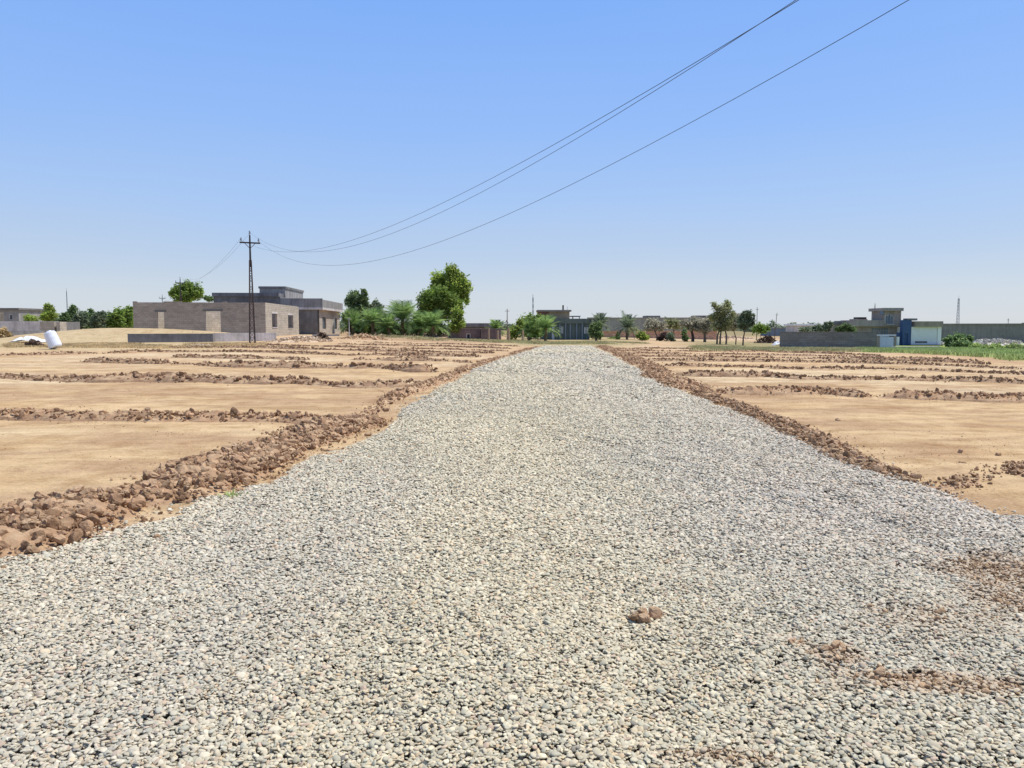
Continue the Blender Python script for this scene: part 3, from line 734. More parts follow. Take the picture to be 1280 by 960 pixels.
# ------------------------------------------------------------------ power line
def pole(x, y, z0, top, label, group='steel lattice power poles', armdir=(1, 0), s=1.0, rz=0):
    t = thing('power_pole', label, 'power pole', (x, y, z0), rz, group)
    h = top - z0; wb, wt = .21 * s, .07 * s; zl = h * .74
    mb = MB()
    def corner(k, z): w = wb + (wt - wb) * z / zl; return ((-1, 1)[k in (1, 2)] * w, (-1, 1)[k in (2, 3)] * w, z)
    for k in range(4): mb.bar((corner(k, 0)[0], corner(k, 0)[1], -.3), corner(k, zl), .06 * s)
    nb = 15; zs = [zl * (1 - (1 - i / nb) ** 1.15) for i in range(nb + 1)]
    for i in range(nb):
        for k in range(4):
            a, b_ = (k, (k + 1) % 4)
            mb.bar(corner(a, zs[i + 1]), corner(b_, zs[i + 1]), .035 * s)
            if i % 2: mb.bar(corner(a, zs[i]), corner(b_, zs[i + 1]), .03 * s)
            else: mb.bar(corner(b_, zs[i]), corner(a, zs[i + 1]), .03 * s)
    mb.build('lattice_mast', M['rust'], t)
    MB().tube([(0, 0, zl - .5), (0, 0, h - .35)], [.085 * s, .06 * s], 8).build('mast_top', M['steel'], t)
    za = h - .95 * s
    MB().bar((-.78 * s, 0, za), (.78 * s, 0, za), .09 * s, .11 * s).bar((-.4 * s, 0, za - .03), (0, 0, za - .45), .04 * s).bar((.4 * s, 0, za - .03), (0, 0, za - .45), .04 * s).build('crossarm', M['steel'], t)
    for (ix, iz) in ((-.66 * s, za + .05), (.66 * s, za + .05), (0, h - .35)):
        mb = MB(); mb.tube([(ix, 0, iz), (ix, 0, iz + .12 * s)], .025 * s, 6)
        for (z1, z2, rr) in ((.10, .17, .085), (.19, .25, .07), (.27, .33, .055)): mb.tube([(ix, 0, iz + z1 * s), (ix, 0, iz + z2 * s)], [rr * s, rr * s * .7], 10)
        mb.build('insulator', M['ceramic'], t, smooth=False)
    return t
D0 = 61.; x0 = A(315, D0); z0 = float(H(x0, D0)); P1 = (13.1, -6.85)
dirx, diry = P1[0] - x0, P1[1] - D0; rzl = math.atan2(dirx, -diry)
pole(x0, D0, z0, 9.1, 'tall dark lattice power pole with short crossarm standing on the left field', rz=rzl)
pole(P1[0], P1[1], float(H(*P1)), 10.1, 'lattice power pole standing right of the road behind the viewer', rz=rzl)
def wire(Ap, Bp, sag, label, rad=.0055, n=60):
    pts = [(Ap[0] + (Bp[0] - Ap[0]) * t, Ap[1] + (Bp[1] - Ap[1]) * t, Ap[2] + (Bp[2] - Ap[2]) * t - 4 * sag * t * (1 - t)) for t in np.linspace(0, 1, n)]
    o = MB().tube(pts, rad, 6).build('power_line', M['wire'], smooth=True, recenter=True); return tag(o, label, 'power line', 'overhead power lines')
wire((-21.299, 60.685, 8.42), (12.887, -7.734, 8.915), 3.695, 'overhead wire strung from the left end of the pole crossarm')
wire((-20.74, 60.986, 9.1), (12.768, -6.434, 9.959), 4.59, 'overhead wire strung from the very top of the pole')
wire((-20.127, 61.315, 8.42), (13.411, -6.191, 9.623), 4.696, 'lowest overhead wire, strung from the right end of the crossarm')
D2 = 122.; x2 = A(227, D2); z2 = float(H(x2, D2)); tp2 = Z(346, D2)
pole(x2, D2, z2, tp2, 'smaller distant power pole seen against the round tree behind the blockwork house', rz=.7)
D3 = 190.; x3 = A(204, D3); pole(x3, D3, float(H(x3, D3)), Z(368, D3), 'farthest tiny power pole left of the round tree', rz=.7)
wire((-21.35, 61, 8.42), (x2 - .3, D2, tp2 - .9), 1.3, 'faint wire running from the pole to the distant pole behind the house', .007)
wire((-20.6, 61.2, 9.0), (x2 + .2, D2, tp2 - .2), 1.5, 'faint upper wire running back to the distant pole', .007)
wire((x2, D2, tp2 - .5), (x3, D3, Z(368, D3) - .5), 2., 'far wire between the two distant poles', .012)

def mast(px, D, top, label, w=.25, kind='lattice', m='steel', name='radio_mast', cat='mast', lean=0):
    x, y, z = base(px, D); t = thing(name, label, cat, (x, y, z)); h = Z(top, D) - z; mb = MB()
    if kind == 'lattice':
        for k in range(3):
            a = 2.1 * k; mb.bar((w * math.cos(a), w * math.sin(a), -.3), (w * .35 * math.cos(a), w * .35 * math.sin(a), h), .04 + w * .07)
        n = int(h / max(.8, w * 1.6))
        for i in range(n):
            f0, f1 = i / n, (i + 1) / n; w0, w1 = w * (1 - .65 * f0), w * (1 - .65 * f1)
            for k in range(3): mb.bar((w0 * math.cos(2.1 * k), w0 * math.sin(2.1 * k), h * f0), (w1 * math.cos(2.1 * k + 2.1), w1 * math.sin(2.1 * k + 2.1), h * f1), .03 + w * .04)
        mb.build('lattice', M[m], t)
        MB().tube([(0, 0, h - .2), (0, 0, h * 1.08)], [.05, .03], 6).build('antenna_rod', M[m], t)
    else:
        mb.tube([(0, 0, -.3), (lean * .5, 0, h * .5), (lean, 0, h)], [w, w * .85, w * .6], 7).build('pole', M[m], t, smooth=True)
        MB().bar((lean - w * 4, 0, h * .93), (lean + w * 4, 0, h * .93), w * .8).build('crossbar', M[m], t)
    return t
mast(85, 260, 364, 'thin hazy radio mast above the hedge at far left', .22, m='hazysteel')
mast(1197, 300, 373, 'distant lattice pylon behind the long wall on the right', .75, m='hazysteel')
mast(666, 120, 372, 'thin lattice antenna mast beside the green grey house', .2, m='hazysteel')
mast(634, 95, 386, 'slim dark wooden pole left of the bushy palms by the house', .07, 'p', 'wood', 'utility_post', 'post')
mast(946, 140, 384, 'thin tall post above the brush pile, left of a shorter one', .07, 'p', 'steel', 'utility_post', 'post')
mast(968, 120, 391, 'leaning thin post right of the taller one by the grey wall', .06, 'p', 'wood', 'utility_post', 'post', .35)
mast(1260, 150, 398, 'short thin post rising over the long wall near the right edge', .07, 'p', 'steel', 'utility_post', 'post')
mast(436.5, 90, 397, 'thin pale post in front of the palms beside the grey cement house', .06, 'p', 'concrete', 'utility_post', 'post')
mast(98, 130, 384, 'short dark post among the hedge trees at far left', .1, 'p', 'wood', 'utility_post', 'post')

# ------------------------------------------------------------------ unfinished blockwork house (no roof yet)
def house_a():
    D = 84.; xr = A(332, D); xl = A(167, 83.); zt = Z(378.2, 84.); z0 = .42
    Lf = math.hypot(xr - xl, 1.0); rz = math.atan2(1.0, xr - xl)
    t = thing('blockwork_house', 'unfinished roofless house of bare brown blocks behind the power pole', 'house', (xl, 83., z0), rz)
    h = zt - z0; dp = 17.8
    s = lambda px: (A(px, 83 + (px - 167) / 165) - xl) / math.cos(rz)
    fz = lambda py: Z(py, 83.5) - z0
    front = [(s(197), s(205.5), -.2, fz(390)), (s(257), s(276), -.2, fz(389))]
    MB().wall(0, Lf, 0, .22, -.4, h, front).build('front_wall', M['block'], t)
    # side wall to the right with two windows
    q = lambda px: None
    def sd(px):     # distance back along the side wall seen at column px
        for k in np.linspace(0, dp, 900):
            X = xr - math.sin(rz) * k; Y = 84 + math.cos(rz) * k
            if 640 + F * X / Y >= px: return float(k)
        return dp
    zz = lambda py, px: Z(py, 84 + sd(px)) - z0
    sw = [(sd(341), sd(347.5), zz(409, 344), zz(392, 344)), (sd(361), sd(367.5), zz(410, 364), zz(394, 364))]
    o = MB().wall(.22, dp, Lf - .22, .22, -.4, h, sw, 'y').build('side_wall', M['block_pale_lit'], t)  # sunlit side painted paler than the front
    MB().wall(.22, dp, 0, .22, -.4, h, [(5, 6.2, 1, 2.4)], 'y').build('far_side_wall', M['block'], t)
    MB().wall(.22, Lf - .22, dp - .22, .22, -.4, h).build('rear_wall', M['block'], t)
    a = s(257) - .26; b_ = s(197) - .26
    MB().wall(.22, 9.5, a, .2, -.4, h - .1, (), 'y').build('partition_wall', M['block_pale_lit'], t)  # sun-facing partitions take the painted sunlit tone
    MB().wall(.22, 9.5, b_, .2, -.4, h - .1, (), 'y').build('partition_wall', M['block_pale_lit'], t)
    MB().wall(b_ + .2, Lf - .22, 9.5, .2, -.4, h - .1, [(8, 9, 0, 2.2)]).build('partition_wall', M['block'], t)
    for (c0, c1) in ((0, .42), (3.2, 5.1), (9.4, 9.8)): MB().box(c0, c1, -.012, .2, h, h + .1).build('coping_block', M['block'], t)
    for (h_, nm) in zip(front, 'ab'):
        MB().box(h_[0] - .25, h_[1] + .25, -.03, .25, h_[3] + .0, h_[3] + .2).build('lintel', M['block_grey'], t)
    for h_ in sw: 
        MB().box(Lf - .24, Lf + .03, h_[0] - .2, h_[1] + .2, h_[3], h_[3] + .2).build('lintel', M['concrete'], t)
        MB().box(Lf - .24, Lf + .05, h_[0] - .1, h_[1] + .1, h_[2] - .07, h_[2]).build('sill', M['concrete'], t)
house_a()
def house_b():
    D = 105.; xc = A(401.5, D); z0 = .56; rz = .07
    t = thing('cement_house', 'grey cement house with rooftop room and lit side windows behind the blockwork house', 'house', (xc, D, z0), rz)
    # local: x along facade (negative to the left), y back
    zt = Z(373, D) - z0; zb = Z(387, D) - z0; dp = 18.6
    wL = (A(271, D) - xc); zl = Z(366.3, 105) - z0; xm = (A(352, D) - xc)
    inset = .3
    def sd(px):
        for k in np.linspace(0, dp, 900):
            if 640 + F * (xc - inset - .07 * k) / (D + inset + k) >= px: return float(k)
        return dp
    mb = MB().wall(wL, -inset, inset, .25, -.4, zb); mb.build('front_wall', M['cement_dark'], t)
    w = [(sd(404.5), sd(409), Z(411, 110) - z0, Z(396.5, 110) - z0), (sd(418.5), sd(422.5), Z(411.5, 117) - z0, Z(398, 117) - z0)]
    MB().wall(inset + .25, dp, -inset - .25, .25, -.4, zb, w, 'y').build('side_wall', M['block_pale_lit'], t)  # sunlight on this side painted in by paler blocks
    for h in w:
        MB().box(-inset - .19, -inset - .15, h[0], h[1], h[2], h[3]).build('window_pane', M['glass'], t)
    MB().box(-inset - .25, -inset + .03, -.0 + inset, inset + 1.6, -.4, zb).build('corner_pier', M['block_pale_lit'], t)
    MB().box(xm, .25, 0, dp + .2, zb, zb + .3).build('roof_slab', M['concrete'], t)
    p = MB(); p.box(xm, .22, .03, .25, zb + .3, zt); p.box(-.05, .22, .25, dp, zb + .3, zt - .15); p.box(xm, .0, dp - .2, dp, zb + .3, zt - .15)
    p.build('parapet', M['cement'], t)
    MB().box(wL, xm - .002, .05, 12, zb, zl - .5).build('upper_wall', M['cement_dark'], t)
    MB().box(wL - .15, xm - .2, -.15, 12.2, zl - .5, zl).build('roof_edge', M['slate'], t)
    # rooftop room
    xa = A(329, 108) - xc; xb = A(360, 108) - xc; zr = Z(358.2, 108) - z0
    MB().box(xa, xb, 3, 15.5, zb + .31, zr - .3).build('rooftop_room', M['cement'], t)
    MB().box(xa - .12, xb + .12, 2.88, 15.7, zr - .3, zr).build('rooftop_room_slab', M['cement_dark'], t)
house_b()
# foundation walls in front
def lowwall(name, p0, p1, D0, D1, tp0, mat, label, th=.25, cat='wall', zadd=-.3, cope=None, group=None):
    x0, x1 = A(p0, D0), A(p1, D1); z0 = min(float(H(x0, D0)), float(H(x1, D1)))
    L = math.hypot(x1 - x0, D1 - D0); rz = math.atan2(D1 - D0, x1 - x0)
    zt = Z(tp0, D0) if not isinstance(tp0, tuple) else Z(tp0[0], D0)
    t = thing(name, label, cat, (x0, D0, z0), rz, group)
    MB().box(0, L, 0, th, zadd, zt - z0).build('wall', M[mat], t)
    if cope: MB().box(-.04, L + .04, -.05, th + .05, zt - z0, zt - z0 + .1).build('coping', M[cope], t)
    return t
lowwall('foundation_wall', 159, 266, 64, 66, 417.2, 'slate', 'long low dark slate foundation wall in front of the blockwork house', .3)
lowwall('foundation_wall', 267, 345, 66.5, 69, 416.4, 'concrete', 'low pale grey foundation wall right of the dark one, by the pole', .3)
lowwall('foundation_wall', 392, 424, 86, 88, 418, 'cement', 'short low cement wall below the lit side of the grey house', .4)
lowwall('foundation_wall', 8, 56, 72, 76, 413.5, 'slate', 'dark blue grey low wall behind the tipped white tank', .3)
lowwall('boundary_wall', -40, 72, 112, 112, 401.5, 'concrete', 'long pale low boundary wall at the far left edge', .3)
lowwall('blockwork_pier', 50, 68, 100, 100, 402, 'block_pale_lit', 'pale square blockwork stub with dark slit right of it', 1.5)
lowwall('blockwork_pier', 70.5, 75, 100, 100, 402.5, 'block_pale_lit', 'narrow blockwork strip beside the dark slit at far left', 1.5)
lowwall('boundary_wall', 75, 100, 102, 112, 402, 'cement_dark', 'dark weathered wall below the hedge at far left', .3)
def flatbuilding(p0, p1, D, tp, label, mat='cement', dp=8, roof='cement_dark', holes=(), door=None, doormat='white', name='flat_roofed_building', over=.3, rt=.35, cat='building', z0=None):
    x0, x1 = A(p0, D), A(p1, D); z0 = float(H((x0 + x1) / 2, D)) if z0 is None else z0; t = thing(name, label, cat, (x0, D, z0)); w = x1 - x0; h = Z(tp, D) - z0
    hs = [((A(a, D) - x0), (A(b, D) - x0), max(-.3, Z(c, D) - z0), Z(d, D) - z0) for (a, b, c, d) in holes]
    mb = MB(); mb.wall(0, w, 0, .25, -.5, h - rt, hs); mb.box(0, .25, .25, dp, -.5, h - rt); mb.box(w - .25, w, .25, dp, -.5, h - rt); mb.box(.25, w - .25, dp - .25, dp, -.5, h - rt)
    mb.build('wall', M[mat], t)
    MB().box(-over, w + over, -over, dp + over, h - rt, h).build('roof', M[roof], t)
    for k, q in enumerate(hs):
        isd = door is not None and k in door
        f = MB().box(q[0], q[1], .14, .18, q[2], q[3]).build('door' if isd else 'window', M[doormat if isd else 'glass'], t)
        fr = MB(); fw = .07
        fr.box(q[0], q[0] + fw, .08, .14, q[2], q[3]); fr.box(q[1] - fw, q[1], .08, .14, q[2], q[3]); fr.box(q[0] + fw, q[1] - fw, .08, .14, q[3] - fw, q[3])
        fr.build('frame', M['white'], f)
    return t
flatbuilding(-12, 24, 150, 385, 'grey flat roofed building with a pale doorway at the far left edge', 'cement', 9, 'cement_dark', [(-4, 5.5, 405, 391), (12, 16, 399, 393)], (0,), 'beige')
flatbuilding(25, 52, 165, 391, 'low dark building half hidden beside the far left flat roofed building', 'cement_dark', 6, 'slate')

# tipped white tank, scrap and sheet
def tank():
    x, y, z = G(68, 436.5); s = y / F
    t = thing('plastic_tank', 'white plastic tank tipped over on the sandy slope at left', 'tank', (x, y, z + .02), .15)
    mb = MB(); hh = 21 * s; w = 7.5 * s
    ax = Vector((-.42, .1, 1)).normalized(); b0 = Vector((.10, 0, w * .25))
    pr = [(0, .9), (.06, 1.0), (.35, 1.02), (.36, .98), (.62, 1.0), (.63, .96), (.9, .93), (.97, .8), (1, .5)]
    mb.tube([b0 + ax * hh * a for a, _ in pr], [w * r_ for _, r_ in pr], 22); mb.build('body', M['plastic'], t, smooth=True)
    MB().tube([b0 + ax * hh * 1.0, b0 + ax * hh * 1.05], [w * .4, w * .4], 16).build('lid', M['white'], t)
tank()
def heap(px, py, wpx, hgt, n, s, mat, label, name='rubble_heap', seed=0, cat='heap', sub=2, group=None, depth=.4):
    r = np.random.RandomState(seed + 31); x, y, z = G(px, py); w = wpx * y / F / 2
    a = r.normal(0, .42, n); b_ = r.normal(0, .4, n); X = x + a * w; Y = y + b_ * w * depth
    S = s * r.uniform(.35, 1.2, n); zz = H(X, Y) + np.clip(1 - np.abs(a) ** 1.5, 0, 1) * hgt * r.uniform(0, 1, n) + S * .1
    Vs, Fs, off = scatter(CL[sub], np.c_[X, Y, zz], S, r); 
    q = np.linspace(-1, 1, 25); U_, V_ = np.meshgrid(q, q); fall = np.clip(1 - U_ ** 2 - V_ ** 2, 0, 1)
    XX = x + U_ * w * 1.0; YY = y + V_ * w * depth * 1.0; WW = H(XX, YY) - .12 + (.12 + hgt * .7 * fbm(XX * 1.5, YY * 1.5, seed, 3)) * fall ** .6
    ix_ = np.arange(625).reshape(25, 25); T_ = np.stack([ix_[:-1, :-1], ix_[:-1, 1:], ix_[1:, 1:], ix_[:-1, :-1], ix_[1:, 1:], ix_[1:, :-1]], -1).reshape(-1, 3)
    Vs.append(np.stack([XX, YY, WW], -1).reshape(-1, 3)); Fs.append(T_ + off)
    o = npmesh(name, np.concatenate(Vs), np.concatenate(Fs), M[mat], recenter=True); return tag(o, label, cat, group)
heap(43, 433, 24, .45, 60, .22, 'darkscrap', 'dark brown scrap heaped against the tipped white tank', 'scrap_heap', 1)
def sheet(px0, px1, py, label, seed, hgt=.35, mat='cloth'):
    r = np.random.RandomState(seed); x0, y0, z0 = G(px0, py); x1, y1, _ = G(px1, py); n = 26; m_ = 10
    U, V = np.meshgrid(np.linspace(0, 1, n), np.linspace(0, 1, m_)); X = x0 + (x1 - x0) * U; Y = y0 + (V - .5) * 1.6
    Zz = H(X, Y) + .04 + hgt * fbm(U * 5, V * 3, seed, 3) * np.sin(U * 3.1) * (1 - (V - .5) ** 2 * 2.5).clip(0, 1)
    idx = np.arange(n * m_).reshape(m_, n); Fq = np.stack([idx[:-1, :-1], idx[:-1, 1:], idx[1:, 1:], idx[1:, :-1]], -1).reshape(-1, 4)
    o = npmesh('plastic_sheet', np.stack([X, Y, Zz], -1).reshape(-1, 3), Fq, M[mat], smooth=True, recenter=True); tag(o, label, 'plastic sheet')
sheet(16, 58, 428, 'crumpled white plastic sheet beside the tipped tank', 3, .9)
sheet(966, 977, 432, 'small white sheet lying at the foot of the brush pile', 5, .9)
heap(376, 427, 80, .5, 520, .13, 'rubble_tan', 'pale rubble and spoil heap below the lit wall of the blockwork house', seed=2, depth=.8)
heap(402, 426, 26, .75, 170, .14, 'clod_far' if False else 'darkscrap', 'dark rubble lump in the middle of the pale spoil', seed=3)
heap(455, 424, 60, .4, 200, .16, 'clod_red', 'reddish dry spoil in front of the palms', seed=4, depth=.8)
heap(545, 421.5, 90, .45, 320, .17, 'clod_red', 'low red brown earth bank in front of the dark brick building', seed=5, depth=.6)
heap(915, 424, 66, .6, 420, .18, 'rubble_tan', 'pale rubble under the thin trees left of the brush pile', seed=6, depth=.9)
heap(959, 429, 32, 1.15, 420, .16, 'darkscrap', 'dark brush pile at the left end of the grey wall', 'brush_pile', 7, 'brush pile')
heap(1248, 431.5, 84, .9, 650, .2, 'rubble', 'long pale rubble heap at the foot of the long wall on the right', seed=8, depth=.5)
heap(1178, 431, 14, .4, 60, .16, 'rubble', 'small pale rubble heap beside the white garage door', seed=9)
heap(250, 433, 44, .15, 120, .08, 'rubble_tan', 'scattered pale stones below the low foundation walls', seed=10)

# ------------------------------------------------------------------ hedge and trees, left
HG = 'dense trees behind the sand slope at far left'
k = 0
for (px, top, w, mt, lb) in [(80, 391, 8, 'l_dark', 'low dark tree at the left end of the far left row'), (91, 380, 5, 'l_dark', 'narrow pointed dark cypress like tree in the far left row'),
                         (101, 390, 8, 'l_grey', 'grey green tree right of the pointed one'), (112, 385.5, 8, 'l_dark', 'rounded dark tree in the middle of the far left row'),
                         (124, 388, 9, 'l_grey', 'grey green spreading tree in the far left row'), (136, 390, 8, 'l_dark', 'low dark tree between taller green ones at far left'),
                         (148, 385.5, 9, 'l_mid', 'bright green tree near the blockwork house corner'), (160, 382, 10, 'l_mid', 'tallest green tree, touching the left corner of the blockwork house')]:
    D = 125 + (k * 7) % 13; k += 1
    tree('garden_tree', px, D, [(px, (top + 411) / 2 + 1, w, (411 - top) / 2 - 1), (px + 3, top + 7, w * .6, 6), (px - 4, 404, w, 7)], lb, mt, 1800, .26, group=HG, seed=k, clumps=12)
bush('shrub', 38, 115, [(38, 401, 8, 5), (36, 397, 5, 4)], 'yellow green shrub behind the pale low wall at far left', 'l_bright', 900, .16, seed=20)
tree('garden_tree', 61, 118, [(60, 384.5, 6, 5.5), (63, 394, 8, 7), (58, 397, 7, 5), (65, 387, 4, 4)], 'small bright green tree standing above the pale wall at far left', 'l_bright', 1700, .2, seed=21)
for (px, top, w, lb) in [(6, 410, 12, 'yellow dry bush at the lower far left edge')]:
    bush('dry_bush', px, 70, [(px - 4, 418, 9, 6)], lb, 'drygrass', 700, .16, seed=23)
tree('round_tree', 236, 135, [(225, 363, 9, 9), (236, 362, 9, 10), (247, 365, 9, 9), (233, 371, 13, 8), (219, 367, 6, 6)], 'round bright green tree rising behind the blockwork house', 'l_mid', 4200, .26, seed=24, tr=.3)
bush('shrub', 262, 118, [(262, 373, 6, 3)], 'sliver of dark tree just right of the round tree', 'l_dark', 500, .2, seed=25)
tree('leafy_tree', 448, 118, [(445, 372, 10, 8), (452, 378, 9, 9), (437, 378, 7, 6), (449, 390, 13, 10), (456, 366, 4, 5), (440, 398, 12, 10)], 'dark wispy tree right beside the grey cement house', 'l_dark', 4200, .24, seed=26)
tree('leafy_tree', 472, 118, [(470, 384, 9, 7), (474, 395, 11, 10), (463, 398, 8, 9), (478, 403, 9, 9)], 'dark rounded tree between the wispy tree and the tall palm', 'l_grey', 3200, .24, seed=27)
PG = 'date palms around the fields'
palm(441, 100, 386, 402, 16, 'low palm against the corner of the grey cement house', 1)
palm(466, 98, 384, 400, 17, 'bushy palm standing second from the grey cement house', 2)
palm(503, 96, 375, 396, 25, 'tallest palm with long upright fronds in the row left of the round tree', 3, 44)
palm(525, 97, 390, 404, 17, 'medium palm between the tallest palm and the big tree', 4)
palm(541, 95, 388, 404, 20, 'full palm directly in front of the big two part tree', 5, 42)
palm(486, 94, 392, 406, 15, 'short palm at the foot of the tallest palm', 6)
bush('shrub', 452, 101, [(440, 411, 10, 8), (454, 409, 11, 9), (466, 411, 10, 8)], 'low dark green scrub under the palms by the cement house', 'l_shade', 2600, .16, seed=30)
bush('shrub', 494, 101, [(482, 410, 10, 9), (496, 411, 11, 8), (509, 410, 10, 9)], 'low green scrub under the tallest palm', 'l_shade', 2600, .16, seed=31)
bush('shrub', 530, 100, [(520, 410, 10, 8), (536, 410, 11, 9), (550, 411, 9, 8)], 'dark green scrub below the big tree', 'l_shade', 2800, .16, seed=32)
tree('big_tree', 572, 112, [(550, 350, 11, 9), (544, 357, 7, 6), (566, 343, 10, 9), (570, 352, 13, 10), (579, 360, 9, 10), (583, 373, 5, 8), (562, 362, 12, 8), (571, 372, 8, 8), (575, 385, 5, 8)],
     'tall light green tree with drooping right side, highest in the picture', 'l_bright', 9500, .22, seed=33, tr=.3, clumps=14, droop=.35, cs=.36)
tree('big_tree', 548, 110, [(547, 376, 20, 13), (534, 379, 11, 12), (563, 378, 12, 12), (547, 369, 16, 8), (540, 391, 16, 10), (556, 393, 13, 11)],
     'dense darker domed tree in front of the tall light green one', 'l_mid', 10500, .21, seed=34, tr=.3, clumps=16)
bush('shrub', 571, 104, [(571, 394, 7, 11), (575, 404, 7, 9), (568, 408, 8, 8)], 'yellow green creeper hanging under the tall tree', 'l_bright', 2400, .17, seed=35)

# dark low brick building and yard
flatbuilding(560, 600, 104, 410.5, 'low dark purple brick building right of the big tree', 'purple', 5, 'purple', [(583, 588, 423, 417)], (0,), 'black', over=.05, rt=.15)
flatbuilding(578, 612, 125, 404, 'flat dark roof standing behind the low purple brick building', 'cement_dark', 5, 'slate', over=.5, rt=.6)
flatbuilding(600.8, 626, 103, 411, 'small brick annex with white stacked things, left of the slim pole', 'purple', 4, 'purple', over=.02, rt=.12)
heap(617, 420, 16, .9, 26, .26, 'cloth', 'white sacks heaped against the brick annex', 'sack_heap', 12, 'sacks', depth=.3)
for (px, lb) in [(611, 'leftmost pale stump post by the annex'), (622, 'pale stump post right of the white sacks'), (636, 'thick pale stump post at the foot of the slim pole'), (654, 'pale stump post in front of the green shrubs')]:
    x, y, z = base(px, 96); 
    t = thing('stump_post', lb, 'post', (x, y, z), .1 * px, 'pale stump posts by the annex'); MB().tube([(0, 0, -.2), (.04, 0, .6), (.02, .02, 1.25 + .3 * math.sin(px))], [.17, .13, .11], 9).build('post', M['tan'], t)
palm(620, 118, 399, 408, 11, 'small palm behind the brick annex', 8, 30)
bush('shrub', 645, 104, [(646, 413, 10, 9), (654, 409, 8, 9), (641, 418, 8, 6), (650, 402, 5, 5)], 'bright green shrub right of the slim pole', 'l_bright', 1500, .17, seed=40)
tree('leafy_tree', 663, 108, [(662, 402, 11, 8), (670, 411, 12, 10), (656, 409, 10, 9), (673, 398, 8, 6), (665, 418, 10, 5)], 'dark green tree hiding the left end of the green grey house', 'l_mid', 3000, .2, seed=41)
palm(682, 100, 394, 407, 18, 'drooping palm standing in front of the green grey house', 9, 30)
palm(661, 100, 399, 412, 12, 'low palm among shrubs beside the green grey house', 10, 26)

def house_c():
    D = 112.; xa = A(678, D); z0 = float(H(A(705, D), D)) ; t = thing('village_house', 'green grey house with tan upper room at the end of the gravel road', 'house', (xa, D, z0))
    w = A(737, D) - xa; g = lambda px: A(px, D) - xa; q = lambda py: Z(py, D) - z0; zt = q(398.3)
    hs = [(g(682), g(684.5), q(418), q(408)), (g(690), g(693), -.1, q(408)), (g(701), g(704), q(417), q(408)), (g(730.5), g(732), q(417), q(409)), (g(733), g(735.5), q(417), q(409))]
    MB().wall(0, w, 0, .25, -.5, zt - .7, hs).box(0, .25, .25, 9, -.5, zt - .7).box(w - .25, w, .25, 9, -.5, zt - .7).box(.25, w - .25, 8.75, 9, -.5, zt - .7).build('wall', M['greenhouse'], t)
    MB().box(-.1, w + .25, -.3, 9.3, zt - .7, zt).build('parapet', M['greenhouse2'], t)
    for k, h in enumerate(hs):
        f = MB().box(h[0], h[1], .12, .16, h[2], h[3]).build('door' if k == 1 else 'window', M['bluegrey' if k != 1 else 'whiteblue'], t)
        fr = MB(); fr.box(h[0], h[0] + .06, .05, .12, h[2], h[3]); fr.box(h[1] - .06, h[1], .05, .12, h[2], h[3]); fr.box((h[0] + h[1]) / 2 - .03, (h[0] + h[1]) / 2 + .03, .05, .12, h[2], h[3]); fr.build('frame', M['white'], f)
    mb = MB()
    for px in (699, 706, 712, 720, 727): mb.box(g(px), g(px) + .18, -.2, 0, -.4, zt - .7)
    mb.build('pilaster', M['bluegrey'], t)
    # upper storey
    x1, x2, x3 = g(672), g(687.5), g(714); zu = q(387)
    MB().box(g(673), x3 - .1, 2.0, 7, zt + .002, zu - .25).build('upper_room', M['tan'], t)
    MB().box(g(673) - .02, x2, 1.94, 2.0, zt + .1, zu - .3).build('red_panel', M['redbrown'], t)
    MB().box(x1, x3 + .15, 1.6, 7.3, zu - .25, zu).build('upper_roof', M['taupe'], t)
    MB().box(x3 + .2, g(728), 3, 6, q(395.6), q(394.4)).box(x3 + .4, x3 + .55, 3.1, 3.3, zt, q(395.6)).box(g(726), g(727), 3.1, 3.3, zt, q(395.6)).build('roof_canopy', M['cement'], t)
    MB().tube([(g(706), 4, zu), (g(706), 4, zu + .75)], .12, 8).build('chimney_pipe', M['rust'], t)
    MB().tube([(g(711.5), 4, zu), (g(711.5), 4, zu + .55)], .05, 6).build('vent_pipe', M['white'], t)
house_c()
tree('dark_shrub_tree', 745, 104, [(744, 415, 8, 7), (747, 408, 6, 6), (741, 411, 5, 7), (748, 419, 6, 4)], 'dense dark shrub at the right corner of the green grey house', 'l_dark', 2400, .18, seed=42)
palm(750, 112, 391, 402, 12, 'ragged palm rising above the dense dark shrub', 11, 30, 'l_grey')
# long olive wall with things on it
def longwall(p0, p1, D0_, D1_, tp0, mat, label, name='boundary_wall', th=.3, zadd=-2., slope=None):
    x0_, x1_ = A(p0, D0_), A(p1, D1_); L = math.hypot(x1_ - x0_, D1_ - D0_); rz = math.atan2(D1_ - D0_, x1_ - x0_)
    z0 = float(H(x0_, D0_)); t = thing(name, label, 'wall', (x0_, D0_, z0), rz); zt = Z(tp0, D0_) - z0
    mb = MB(); n = max(1, int(L / 11))
    mb.box(0, L, 0, th, zadd, zt)
    mb.build('wall', M[mat], t); pm_ = MB()
    for k in range(n + 1): pm_.box(k * L / n - .2, k * L / n + .2, -.04, 0, zadd, zt - .003)
    pm_.build('pilaster', M[mat], t)
    MB().box(-.2, L + .2, -.15, th + .1, zt, zt + .18).build('coping', M[mat], t)
    return t
longwall(735, 893, 180, 180, 397.8, 'olive', 'very long olive grey wall behind the orange brick strip')
longwall(753, 895, 140, 140, 414.8, 'orange', 'low orange brick wall showing between the shrubs right of the road end')
flatbuilding(809, 823.5, 195, 394.6, 'dark flat roofed hut rising above the olive wall, left one', 'cement', 5, 'slate', over=.3, rt=.5)
flatbuilding(871, 888, 195, 394.4, 'dark flat roofed hut above the olive wall beside the thin trees, right one', 'cement', 5, 'slate', over=.3, rt=.6)
